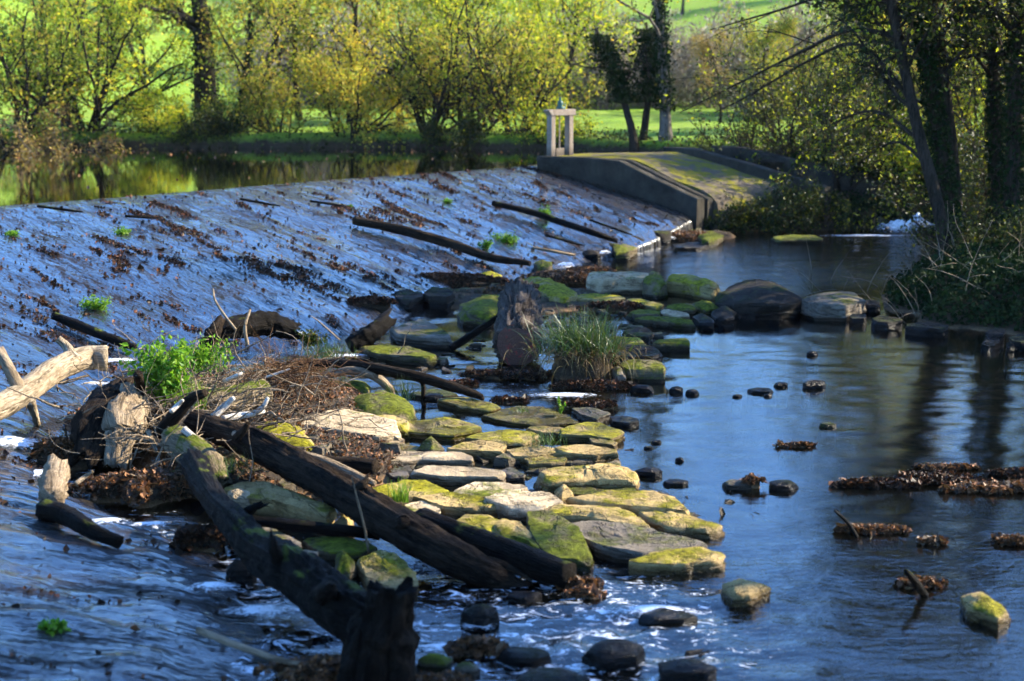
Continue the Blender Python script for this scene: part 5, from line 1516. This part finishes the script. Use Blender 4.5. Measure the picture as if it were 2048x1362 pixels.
def big_tree(label, px_pts, y0, r0, r1, seed, leaf, leaves, top=9.5, c1=12, ivy=None, branch0=0.45, lrb=0.32, size=0.11):
    P = lean_trunk(px_pts, y0, r0, r1)
    b = P[0].copy()
    b[2] = gz(b[0], b[1]) - 0.2
    d = unit(P[-1] - P[-2])
    P = np.concatenate([[b], P, [P[-1] + d * (top - P[-1][2]) * 0.5 + [0.1, 0, 0], P[-1] + d * (top - P[-1][2])]])
    Q = spline(P, 26)
    rad = np.linspace(r0, r1, 26)
    rad[0] *= 1.35
    rad[1] *= 1.12
    rg = rng_of(seed)
    V, F = tubes(Q[None] - b, rad[None], 16)
    cen = np.repeat(Q - b, 16, 0)
    V = cen + (V - cen) * (1 + 0.10 * fbm(V, 2.5, seed, 3))[:, None]
    tr, br = MB(), MB()
    tr.add(V, F)
    L = np.array([top])
    S, D, L2, R2 = branch(rg, Q[None] - b, rad[None], c1, branch0, 58, lrb, 0.4, L)
    sk = skeleton(rg, (S, D, L2, R2), [dict(n=9, wig=0.12, grav=0.01, s=6), dict(n=7, c=7, t0=0.2, ang=45, lr=0.45, rr=0.5, wig=0.15, s=4), dict(n=5, c=6, t0=0.15, ang=45, lr=0.5, rr=0.5, wig=0.2, s=3)])
    for P_, R_, s_ in sk:
        br.add(*tubes(P_, R_, s_))
    lv = leaf_cards(rg, leaf_spots(rg, sk[2][0], leaves, 0.14), size)
    return put_tree('riverside_tree', label, b, (tr, br, lv, [(Q[None] - b, rad[None], 16)]), T_BARK, leaf, 'tall trees on the right bank', ivy=ivy)

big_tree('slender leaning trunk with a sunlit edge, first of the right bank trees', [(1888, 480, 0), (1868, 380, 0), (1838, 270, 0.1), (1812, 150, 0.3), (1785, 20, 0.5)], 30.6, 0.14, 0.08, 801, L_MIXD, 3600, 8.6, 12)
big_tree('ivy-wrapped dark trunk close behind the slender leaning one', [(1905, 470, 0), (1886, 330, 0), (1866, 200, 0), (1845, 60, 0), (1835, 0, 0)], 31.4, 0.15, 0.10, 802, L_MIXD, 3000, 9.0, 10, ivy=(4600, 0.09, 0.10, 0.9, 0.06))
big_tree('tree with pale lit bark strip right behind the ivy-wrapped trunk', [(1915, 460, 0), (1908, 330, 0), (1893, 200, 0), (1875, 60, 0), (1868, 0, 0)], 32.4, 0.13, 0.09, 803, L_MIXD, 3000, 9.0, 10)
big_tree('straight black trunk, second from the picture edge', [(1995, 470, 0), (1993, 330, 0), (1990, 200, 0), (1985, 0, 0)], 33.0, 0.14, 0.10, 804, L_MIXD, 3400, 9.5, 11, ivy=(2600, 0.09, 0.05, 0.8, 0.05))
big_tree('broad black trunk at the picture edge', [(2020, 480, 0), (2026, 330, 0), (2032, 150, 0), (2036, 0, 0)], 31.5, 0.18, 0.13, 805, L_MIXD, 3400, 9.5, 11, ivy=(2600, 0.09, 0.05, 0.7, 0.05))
# arching branch reaching out over the ramp from the leaning trunk
rg = rng_of(811)
def arch(label, pts, r, seed, leaves, c=(7, 5, 4), mat=None):
    P = spline(np.array([aty(x, y, d) for x, y, d in pts]), 16)
    rg = rng_of(seed)
    b = P[0].copy()
    rad = np.linspace(r, r * 0.25, 16)
    mb = MB()
    V, F = tubes(P[None] - b, rad[None], 7)
    mb.add(V, F)
    S, D, L2, R2 = branch(rg, P[None] - b, rad[None], c[0], 0.15, 38, 0.32, 0.5, np.array([np.linalg.norm(P[-1] - P[0])]))
    sk = skeleton(rg, (S, D, L2, R2), [dict(n=8, wig=0.1, grav=-0.02, s=4), dict(n=6, c=c[1], t0=0.2, ang=40, lr=0.5, rr=0.5, wig=0.15, grav=-0.02, s=3), dict(n=4, c=c[2], t0=0.2, ang=40, lr=0.45, rr=0.6, wig=0.2, s=3)])
    for P_, R_, s_ in sk:
        mb.add(*tubes(P_, R_, s_))
    lv = leaf_cards(rg, leaf_spots(rg, sk[1][0], leaves, 0.1), 0.10)
    return put_plant('overhanging_branch', label, 'branch', b, mb, lv, T_BARK, mat or L_MIXD, wname='twigs')
arch('long bare branch arching from the leaning trunk towards the meadow', [(1805, 75, 30.8), (1700, 60, 33), (1600, 105, 36), (1480, 165, 39), (1360, 225, 41)], 0.06, 821, 350)
arch('second arching branch below the long bare one', [(1826, 205, 30.7), (1720, 90, 32.5), (1620, 120, 35), (1500, 190, 38), (1430, 225, 39)], 0.05, 822, 350)
arch('drooping leafy branch over the channel walls', [(1850, 290, 30.6), (1760, 225, 32.5), (1680, 240, 34.5), (1590, 300, 36)], 0.045, 823, 1000)
arch('low branch with yellow leaves over the far pool', [(1866, 345, 30.6), (1800, 285, 32.5), (1740, 310, 34.5), (1660, 370, 36)], 0.04, 824, 900)
arch('twiggy branch above the meadow at the top of the picture', [(1800, 40, 31), (1700, -20, 34), (1560, 20, 38), (1420, 60, 42)], 0.06, 825, 450)
arch('fine leafy branch high above the channel walls', [(1870, 100, 31.5), (1780, 20, 33.5), (1680, 40, 36), (1560, 110, 39)], 0.045, 826, 800, (9, 6, 5))
arch('fine twiggy branch hanging before the leaning trunks', [(1900, 150, 31.8), (1800, 110, 32.5), (1720, 160, 33.5), (1650, 230, 35)], 0.04, 827, 700, (9, 6, 5))
arch('leafy branch dipping between the channel walls and the trunks', [(1890, 230, 31.6), (1820, 200, 33), (1760, 240, 35), (1690, 320, 37)], 0.04, 828, 800, (9, 6, 5))
# a sparse unseen tree added down the right bank to throw stripes of shade on the slabs
g = tree_geo(831, 7.5, 0.14, 250, 0.12, 0.35, 9, 5, 3)
put_tree('riverside_tree', 'sparse unseen tree added on the near bank to stripe the slabs with shade', np.array([10.2, 23.4, gz(10.2, 23.4)]), g, T_BARK, L_MIX, 'tall trees on the right bank')

OF = 'tall trees on the right bank'
put_tree('riverside_tree', 'dense unseen tree added on the right bank to shade the pool stones', np.array([13.0, 28.6, gz(13.0, 28.6)]), tree_geo(832, 9.4, 0.2, 13000, 0.18, 0.25, 20, 7, 5), T_BARK, L_DARK, OF)  # added out of view as a shade caster for the middle stones
put_tree('riverside_tree', 'dense unseen tree added behind the outermost trunk to shade the right bank', np.array([13.4, 32.6, gz(13.4, 32.6)]), tree_geo(833, 6.4, 0.2, 8000, 0.15, 0.2, 20, 7, 5), T_BARK, L_DARK, OF)  # added out of view to keep sun off the bank and trunks
put_tree('riverside_tree', 'tallest unseen tree, added on the near bank, its high crown shaped to shade the cascade', np.array([18.6, 18.4, gz(18.6, 18.4)]), tree_geo(834, 15.0, 0.3, 12000, 0.18, 0.72, 20, 8, 6, lr=0.25), T_BARK, L_DARK, OF)  # added out of view; crown height chosen to shade the wet trunk, not the slabs

# ---- ivy and bramble cover on the right bank
rg = rng_of(901)
N = 130000
x, y = rg.uniform(5.2, 14, N), rg.uniform(23, 46, N)
z = land(x, y)
lo = poly_sd(x, y, LOWER)
kp = (lo > 0.12) & (z > 0.04) & ((y < 40.5) | (x > 7.6 + (45 - y) * 0.6)) & (x < 7 + (y - 20) * 0.6 + 2)
P = np.c_[x, y, z + np.abs(rg.normal(0, 0.12, N)) + 0.18 * np.clip(fbm(np.c_[x, y, 0 * x], 0.9, 5, 2), 0, 1)][kp]
V, F = leaf_cards(rg, P, 0.095, 0.3, 0.85)
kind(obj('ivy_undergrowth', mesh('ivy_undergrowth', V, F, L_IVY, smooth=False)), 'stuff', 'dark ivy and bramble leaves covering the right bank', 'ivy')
# bank edge growth along the far side of the upper pool
N = 42000
x, y = rg.uniform(-24, 12, N), rg.uniform(48, 57, N)
up = poly_sd(x, y, UPPER)
kp = (up > 0.2) & (up < 1.6 + 0.8 * vn(np.c_[x, y, 0 * x], 0.6, 3)) & (x < 8)
P = np.c_[x, y, land(x, y) + np.abs(rg.normal(0, 0.16, N))][kp]
V, F = leaf_cards(rg, P, 0.10, 0.3, 0.7)
kind(obj('bank_undergrowth', mesh('bank_undergrowth', V, F, L_DARK, smooth=False)), 'stuff', 'dark leafy growth along the far waterline of the upper pool', 'undergrowth')
N = 16000
x, y = rg.uniform(5.2, 9.2, N), rg.uniform(40.2, 43.0, N)
s_ = (x - 5.2) / 4.0
kp = (y > 40.4 + 0.15 * s_) & (y < 41.3 + 1.1 * s_)
tp = 0.75 + 0.75 * fbm(np.c_[x, y, 0 * x], 1.3, 61, 3) + 0.1 * s_
kp &= fbm(np.c_[x, y, 0 * x], 2.6, 67, 2) > -0.15
P = np.c_[x, y, rg.uniform(0, 1, N) ** 0.8 * np.clip(tp, 0.1, 1.3)][kp]
V, F = leaf_cards(rg, P, 0.085, 0.3, 0.8)
kind(obj('shore_undergrowth', mesh('shore_undergrowth', V, F, L_DARK, smooth=False)), 'stuff', 'dark scrub growing below the end of the ramp', 'undergrowth')
# dry stems on the right bank
P, R = grow(rg, np.c_[rg.uniform(6, 10, 70), rg.uniform(26, 31, 70), np.full(70, 0.5)], rg.normal(0, 0.6, (70, 3)) + [-0.3, -0.3, 0.9], rg.uniform(0.6, 1.6, 70), np.full(70, 0.012), 8, 0.12, -0.09)
P[:, :, 2] += (land(P[:, 0, 0], P[:, 0, 1]) - 0.5)[:, None]
V, F = tubes(P, R, 4)
kind(obj('bramble_undergrowth', mesh('bramble_undergrowth', V, F, W_TWIG)), 'stuff', 'arching dry bramble stems over the ivy of the right bank', 'brambles')

# ---- grass
def blades(rg, S, L, w, lean, droop, n=6):
    K = len(S)
    D = np.c_[rg.normal(0, lean, (K, 2)), np.ones(K)]
    P, _ = grow(rg, S, D, L, np.ones(K), n, 0.05, -droop)
    wd = w * np.linspace(1, 0.08, n)[None, :, None]
    a = rg.uniform(0, np.pi, K)
    sd = np.c_[np.cos(a), np.sin(a), np.zeros(K)][:, None, :] * wd
    V = np.stack([P - sd, P + sd], 2)
    k, i = np.meshgrid(np.arange(K), np.arange(n - 1), indexing='ij')
    b = (k * n + i) * 2
    return V.reshape(-1, 3), np.stack([b, b + 1, b + 3, b + 2], -1).reshape(-1, 4)

G_GREEN = leaf_mat('grass_green', [(0.03, 0.065, 0.01), (0.05, 0.10, 0.015), (0.025, 0.05, 0.012), (0.08, 0.11, 0.02)], 0.35, 0.4, 0.5)
G_DRY = leaf_mat('grass_dry', [(0.17, 0.11, 0.04), (0.12, 0.08, 0.03), (0.22, 0.15, 0.06), (0.08, 0.07, 0.025)], 0.3)
G_FRESH = leaf_mat('grass_fresh', [(0.12, 0.24, 0.02), (0.18, 0.30, 0.03), (0.09, 0.18, 0.015), (0.24, 0.30, 0.04)], 0.45)
c = at(1165, 745, 0.05)
th = thing('grass_clump', 'big shaggy clump of sedge with dry brown skirt beside the sawn log', 'grass clump', c)
S = rg.normal(0, 1, (750, 3)) * [0.26, 0.24, 0.05] + [0, 0, 0.35]
obj('green_blades', mesh('green_blades', *blades(rg, S, rg.uniform(0.32, 0.72, 750), 0.009, 0.45, 0.16, 8), G_GREEN, smooth=False), th)
S = rg.normal(0, 1, (650, 3)) * [0.33, 0.28, 0.05] + [0, 0, 0.30]
obj('dry_blades', mesh('dry_blades', *blades(rg, S, rg.uniform(0.35, 0.65, 650), 0.009, 0.65, 0.42, 8), G_DRY, smooth=False), th)
V, F, cc = rock_geo(np.c_[np.cos(np.arange(9) * 0.7) * 0.45, np.sin(np.arange(9) * 0.7) * 0.38], 0.28, 77, 0.12, 30, -0.3)
obj('root_mound', mesh('root_mound', V, F, M_ground), th)

def tuft(label, p, n, L, mat, spread=0.08, lean=0.25, w=0.006, group=None):
    th = thing('grass_tuft', label, 'grass tuft', p, group)
    S = rg.normal(0, spread, (n, 3)) * [1, 1, 0.1]
    obj('blades', mesh('blades', *blades(rg, S, rg.uniform(0.5, 1, n) * L, w, lean, 0.06), mat, smooth=False), th)
tuft('upright green grass tuft in front of the flat slabs, above the driftwood log', at(801, 1002, 0.14), 70, 0.26, G_FRESH, 0.05, 0.22, 0.007)
tuft('dry yellowish grass tuft between the bright mossed slab and the pale yellow slab', at(1092, 888, 0.12), 110, 0.17, G_GREEN, 0.10, 0.5)
tuft('short grass on top of the farthest lit slab', at(1040, 822, 0.06), 40, 0.07, G_GREEN, 0.05, 0.5)
tuft('thin grass at the foot of the driftwood log by the cascade', at(465, 940, 0.3), 110, 0.22, G_GREEN, 0.12, 0.5)
tuft('wispy shaded grass standing in the stream by the hooked twig', at(805, 800, 0.05), 80, 0.40, G_GREEN, 0.08, 0.35)
tuft('fresh grass below the nettles', at(375, 800, 0.5), 160, 0.30, G_FRESH, 0.14, 0.35)
tuft('yellowing iris leaves in front of the nettles', at(400, 822, 0.45), 24, 0.36, G_FRESH, 0.04, 0.35, 0.012)
tuft('grassy patch behind the brown brush at the stream edge', at(655, 712, 0.2), 180, 0.28, G_GREEN, 0.16, 0.4)

def weed(label, p, n, R, H, mat, size=0.06, name='weed', stems=16):
    th = thing(name, label, 'weed', p)
    a = rg.uniform(0, 2 * np.pi, stems)
    D = np.c_[np.cos(a) * R / H, np.sin(a) * R / H * 0.7, np.ones(stems)] * rg.uniform(0.3, 1, (stems, 1)) + [0, 0, 0.4]
    P, Rr = grow(rg, rg.normal(0, R * 0.25, (stems, 3)) * [1, 0.7, 0], D, rg.uniform(0.6, 1.1, stems) * H, np.full(stems, 0.006), 7, 0.1, 0.0)
    V, F = tubes(P, Rr, 4)
    obj('stems', mesh('stems', V, F, G_FRESH), th)
    V, F = leaf_cards(rg, leaf_spots(rg, P, n, R * 0.12), size, 0.5, 0.6, 0.3)
    obj('leaves', mesh('leaves', V, F, mat, smooth=False), th)
weed('tall bright green nettles growing on the driftwood heap', at(325, 800, 0.5), 1100, 0.40, 0.75, L_NET, 0.085, 'nettle_plant', 34)
weed('leafy green plant behind the nettles on the heap', at(410, 745, 0.55), 900, 0.42, 0.45, L_NET, 0.06, 'leafy_plant', 30)
weed('dark green water plant behind the brown brush', at(620, 690, 0.15), 500, 0.35, 0.25, L_DARK, 0.06, 'water_plant', 20)
for lab, x, y, n, R, H in [('round bright green weed on the weir above the bleached log', 195, 618, 520, 0.34, 0.20),
                           ('wide bright green weed patch on the weir beside the longest log', 1015, 482, 1000, 0.62, 0.15),
                           ('small green weed next to the wide weed patch', 970, 497, 300, 0.18, 0.2),
                           ('green weed growing over the dark thin log', 1090, 437, 460, 0.24, 0.28),
                           ('dull green weed high on the weir', 248, 468, 220, 0.28, 0.12),
                           ('small green weed near the weir crest', 892, 404, 160, 0.20, 0.1),
                           ('green weed patch on the weir at the picture edge', 25, 470, 150, 0.25, 0.08),
                           ('low green weed in the blurred water at the near corner', 100, 1255, 220, 0.16, 0.05),
                           ('tiny weed on the weir below the long straight log', 700, 415, 60, 0.1, 0.06)]:
    weed(lab, onweir(x, y), n, R, H, L_NET, 0.055)
weed('single upright weed at the corner of the farthest lit slab', at(1122, 828, 0.06), 60, 0.04, 0.22, L_NET, 0.05, 'weed', 4)

# ---- fallen leaves
N = 330000
uu, vv = rg.uniform(4, NU - 6, N), 8 + (NV - 14) * rg.uniform(0, 1, N) ** 1.0
su, sv = SU[uu.astype(int), vv.astype(int)], SV[uu.astype(int), vv.astype(int)]
S3 = np.c_[su, sv, 0 * su]
wrp = np.c_[0.5 * fbm(S3, 0.6, 331, 2), 0.9 * fbm(S3, 0.5, 337, 2), 0 * su]
den = fbm((S3 + wrp) * [3.0, 0.55, 1], 1.0, 311, 4, 0.62) + 0.30 * fbm(S3, 0.22, 317, 2) + 0.30 * vn(S3 * [7, 3, 1], 1.0, 341) + 0.02
P = weirpt(uu, vv)
qx, qy = proj(P)
kp = (den + rg.normal(0, 0.06, N) > 0.42) | (rg.uniform(0, 1, N) < 0.02) & (qx > -60) & (qx < 1500)
far = rg.uniform(0, 1, N) < np.clip((P[:, 1] - 8) / 20, 0.4, 1)
P = P[kp & far]
V, F = leaf_cards(rg, P + [0, 0, 0.012] + rg.normal(0, 0.008, P.shape), 0.045 * (0.6 + rg.gamma(2.0, 0.3, (len(P), 1))), 1.2, 0.75)
kind(obj('weir_leaf_litter', mesh('weir_leaf_litter', V, F, L_WETFALL, smooth=False)), 'stuff', 'drifts of wet brown leaves lying on the weir', 'fallen leaves')

def leaf_heap(name, label, px, py, wpx, dep, h, n, mat, z0=0.0, size=0.055):
    n = int(n * 1.9)
    h *= 0.65 if py < 800 or px < 700 else 0.4
    c = at(px, py, z0)
    w = wpx / FPX * c[1] * 0.5
    M = 30
    a = np.arange(M) * 2 * np.pi / M
    V, F, cc = rock_geo(np.c_[np.cos(a) * w * (0.85 + 0.32 * vn(np.c_[np.cos(a), np.sin(a), 0 * a], 2.2, int(px))), np.sin(a) * w * dep * (0.85 + 0.32 * vn(np.c_[np.cos(a), np.sin(a), 0 * a], 2.2, int(px)))] + c[:2], h * 0.5, int(px + py), h * 0.5, 30, -0.3, 1.2)
    w *= 0.97
    th = thing(name, label, 'leaf heap', (cc[0], cc[1], z0))
    obj('mound', mesh('mound', V, F, M_ground), th)
    r = np.sqrt(rg.uniform(0, 1, n)) * 1.12
    t_ = rg.uniform(0, 2 * np.pi, n)
    wob = 1 + 0.38 * vn(np.c_[np.cos(t_), np.sin(t_), 0 * t_] * 1.0, 2.2, int(px)) + 0.25 * vn(np.c_[np.cos(t_), np.sin(t_), 0 * t_], 5.0, int(py))
    X_, Y_ = np.cos(t_) * r * w * wob, np.sin(t_) * r * w * dep * wob
    Z_ = h * 0.5 + h * 0.5 * np.clip(1 - r * r, -1.0, 1) + np.abs(rg.normal(0, 0.018, n))
    Z_ = np.where(r > 0.95, np.maximum(0.005, Z_ - (r - 0.95) * 3 * h), Z_)
    V, F = leaf_cards(rg, np.c_[X_, Y_, np.maximum(Z_, 0.005)], size * (0.6 + rg.gamma(2.0, 0.25, (n, 1))), 1.8, 0.75)
    obj('leaves', mesh('leaves', V, F, mat, smooth=False), th)
    return th
for lab, px, py, w, dp, h, n, m, z in [
        ('big rust-brown leaf heap at the end of the weir by the far pool', 1350, 478, 130, 0.6, 0.26, 1500, L_FALL, 0.05),
        ('brown leaf bank against the foot of the wing wall', 1400, 455, 110, 0.5, 0.22, 1000, L_FALL, 0.1),
        ('leaf drift along the shore under the ramp end', 1520, 458, 120, 0.25, 0.1, 700, L_FALL, 0.0),
        ('leaf drift between the little waterfall and the long pale boulder', 1110, 560, 150, 0.4, 0.24, 1500, L_FALL, 0.05),
        ('leaf drift behind the sawn log at the weir foot', 960, 570, 150, 0.4, 0.22, 1300, L_WETFALL, 0.08),
        ('wide leaf drift along the weir foot beyond the sawn log', 870, 562, 190, 0.35, 0.20, 1300, L_WETFALL, 0.15),
        ('red-brown leaf drift among stones just behind the sawn log', 1050, 583, 130, 0.4, 0.18, 900, L_FALL, 0.12),
        ('rust-red leaf clump at the foot of the little waterfall', 1185, 545, 80, 0.5, 0.14, 600, L_FALL, 0.05),
        ('leaf drift caught between shaded mossy slabs', 1230, 615, 120, 0.4, 0.1, 600, L_WETFALL, 0.05),
        ('dark leaf bank on the weir edge above the wet slabs', 745, 606, 110, 0.4, 0.12, 900, L_WETFALL, 0.25),
        ('dark leaf mat in the water under the sawn log', 1000, 752, 190, 0.30, 0.06, 1100, L_WETFALL, 0.0),
        ('dark leaf drift around the foot of the grass clump', 1190, 775, 150, 0.35, 0.10, 900, L_WETFALL, 0.0),
        ('small leaf raft in the stream near the drooping branch', 930, 770, 60, 0.4, 0.05, 260, L_WETFALL, 0.0),
        ('leaf raft on the stream beyond the farthest lit slab', 1020, 803, 60, 0.35, 0.04, 220, L_WETFALL, 0.0),
        ('leaf drift on the outer ledge below the grass clump', 1190, 812, 100, 0.35, 0.06, 420, L_WETFALL, 0.03),
        ('ragged leaf bar across the shaded water, its outer end', 1745, 970, 150, 0.26, 0.06, 900, L_WETFALL, 0.0),
        ('thickest part of the leaf bar in the shaded water', 1860, 962, 170, 0.34, 0.09, 1100, L_WETFALL, 0.0),
        ('leaf bar end at the picture edge, rust-coloured', 1985, 978, 170, 0.34, 0.07, 1000, L_FALL, 0.0),
        ('thin rusty leaf strip behind the leaf bar', 1890, 938, 120, 0.22, 0.03, 420, L_FALL, 0.0),
        ('dark wet leaf mat beyond the leaf bar at the picture edge', 2020, 950, 110, 0.3, 0.04, 420, L_WETFALL, 0.0),
        ('leaf pile around the dark stick in the open water', 1740, 1064, 110, 0.30, 0.06, 500, L_FALL, 0.0),
        ('leaf pile at the slanted dark stake', 1830, 1172, 90, 0.4, 0.06, 380, L_FALL, 0.0),
        ('leaf clump beyond the sandy shallows', 1870, 1088, 50, 0.4, 0.05, 200, L_FALL, 0.0),
        ('leaf clump at the picture edge in the shallows', 2030, 1085, 60, 0.6, 0.06, 300, L_FALL, 0.0),
        ('rusty leaf mound in the dark hollow under the driftwood heap', 300, 985, 230, 0.5, 0.30, 2600, L_FALL, 0.05),
        ('leaf pocket between the hollow stump and the near cascade', 120, 915, 110, 0.5, 0.3, 800, L_FALL, 0.1),
        ('leaf drift against the wet fallen trunk', 390, 1090, 130, 0.5, 0.22, 900, L_WETFALL, 0.05),
        ('leaf patch on the gravel mound in the near rapids', 945, 1305, 120, 0.5, 0.16, 700, L_FALL, 0.0),
        ('leaf drift at the tip of the mossy log', 1160, 1172, 70, 0.5, 0.07, 300, L_FALL, 0.0),
        ('red leaf clump in the rapids beyond the log tip', 1165, 1192, 60, 0.5, 0.08, 260, L_FALL, 0.0),
        ('brown leaf drift at the foot of the broken stump', 900, 1368, 130, 0.5, 0.10, 600, L_FALL, 0.0),
        ('leaf bank at the bottom edge beside the broken stump', 640, 1352, 210, 0.4, 0.14, 900, L_FALL, 0.0),
        ('leaf clump on the leaf-topped grey stone', 1503, 965, 34, 0.6, 0.10, 120, L_FALL, 0.06),
        ('floating leaf strand near the dark reflections', 1590, 893, 70, 0.25, 0.03, 140, L_FALL, 0.0)]:
    leaf_heap('leaf_heap', lab, px, py, w, dp, h, n, m, z)
# leaf litter and crumbs over the bare ground of the driftwood heap
N = 26000
x, y = rg.uniform(-6.2, 0.5, N), rg.uniform(14.5, 22, N)
z = land(x, y)
kp = (z > 0.0) & (fbm(np.c_[x, y, 0 * x], 1.6, 401, 3) > -0.25)
V, F = leaf_cards(rg, np.c_[x, y, z + 0.012 + np.abs(rg.normal(0, 0.01, N))][kp], 0.05, 1.2, 0.75)
kind(obj('heap_leaf_litter', mesh('heap_leaf_litter', V, F, L_FALL, smooth=False)), 'stuff', 'brown leaf litter strewn under the driftwood heap', 'fallen leaves')
# leaves floating on the upper pool and strewn over the slabs and shallows
N = 900
x, y = rg.uniform(-16, 8, N), rg.uniform(36, 54, N)
kp = (poly_sd(x, y, UPPER) < -0.3) & (rg.uniform(0, 1, N) < 0.2 + 0.8 * sstep(46, 53, y))
V, F = leaf_cards(rg, np.c_[x, y, np.full(N, UPZ + 0.008)][kp], 0.09, 40.0, 0.8)
kind(obj('floating_leaves', mesh('floating_leaves', V, F, L_FALL, smooth=False)), 'stuff', 'scattered leaves floating on the upper pool', 'floating leaves')

# ---------------------------------------------------------------- thin autumn haze
V, F = box_geo((-430, -35, -2.0), (450, 490, 62))
t = NT('haze')
pv = t.n('ShaderNodeVolumePrincipled')
pv.inputs['Color'].default_value = (0.80, 0.88, 1.0, 1)
pv.inputs['Density'].default_value = 0.0001
pv.inputs['Anisotropy'].default_value = 0.35
t.link(pv.outputs[0], t.out.inputs['Volume'])
kind(obj('haze', mesh('haze', V, F, t.m, smooth=False)), 'stuff', 'thin autumn haze in the air over the valley', 'haze')

# ---------------------------------------------------------------- white water where the weir meets the pools
for lab, px, py, w, dp, h, z in [
        ('broken white water below the bleached log', 25, 890, 150, 0.7, 0.10, 0.16),
        ('foam in the dark hollow beside the hollow stump', 75, 950, 120, 0.6, 0.06, 0.12),
        ('white sheet of water pouring past the end of the bleached log', 240, 722, 90, 0.7, 0.05, 0.24),
        ('white lip of water under the bleached log', 190, 768, 120, 0.30, 0.04, 0.22),
        ('swirling foam in the near plunge pool', 520, 1225, 190, 0.45, 0.05, 0.0),
        ('white water falling over the near ledge', 430, 1178, 130, 0.5, 0.06, 0.12),
        ('foam along the near cascade beside the curved root', 215, 1045, 120, 0.4, 0.05, 0.3),
        ('foam at the rusty leaf mound', 300, 1052, 110, 0.4, 0.04, 0.16),
        ('small white waterfall at the end of the longest stranded log', 1130, 535, 50, 0.9, 0.16, 0.12),
        ('white trickle beside the mossy block', 1208, 508, 34, 0.9, 0.14, 0.08),
        ('white trickle through the leaf heap', 1335, 478, 40, 0.7, 0.12, 0.12),
        ('foam spilling off the leaf bank near the wing wall', 1482, 456, 40, 0.8, 0.12, 0.0),
        ('boiling white water at the channel outfall', 1815, 462, 150, 0.7, 0.60, 0.05),
        ('bright foam line spreading from the outfall', 1740, 472, 220, 0.18, 0.04, 0.0),
        ('foam around the stone in the near rapids', 955, 1255, 90, 0.6, 0.06, 0.0),
        ('rippling white water over the sunken ledge in the near rapids', 1310, 1225, 220, 0.35, 0.05, 0.0),
        ('white water at the foot of the broken stump', 880, 1300, 110, 0.5, 0.04, 0.0),
        ('splash over the snag at the weir foot', 560, 668, 130, 0.5, 0.05, 0.28),
        ('frothy water below the wet slabs', 700, 712, 120, 0.4, 0.05, 0.04),
        ('rippled white water in the narrow stream under the grass clump', 1130, 792, 150, 0.4, 0.03, 0.0)]:
    foam(lab, px, py, w, dp, h, z)
# water falling down the outfall behind the bright foam
c = at(1800, 462, 0.0)
X, Y = np.meshgrid(np.linspace(-0.55, 0.55, 24), np.linspace(0, 1, 18), indexing='ij')
V = np.stack([c[0] + X + 0.1, c[1] + 0.5 + 1.1 * Y ** 1.5, 0.02 + 0.55 * Y + 0.06 * fbm(np.stack([X * 3, Y, 0 * X], -1), 3.0, 8, 3)], -1)
i, j = np.meshgrid(np.arange(23), np.arange(17), indexing='ij')
kind(obj('falling_water', mesh('falling_water', V, np.stack([i * 18 + j, (i + 1) * 18 + j, (i + 1) * 18 + j + 1, i * 18 + j + 1], -1).reshape(-1, 4), M_weir)), 'stuff', 'water chute falling from the channel behind the leaning trunk', 'waterfall')

# fine parts too small to pick apart one by one
for o in SC.objects:
    if o.parent is not None and o.name.split('.')[0] in ('blades', 'green_blades', 'dry_blades', 'leaves', 'foliage', 'ivy', 'stems', 'twigs', 'roots'):
        o['kind'] = 'stuff'
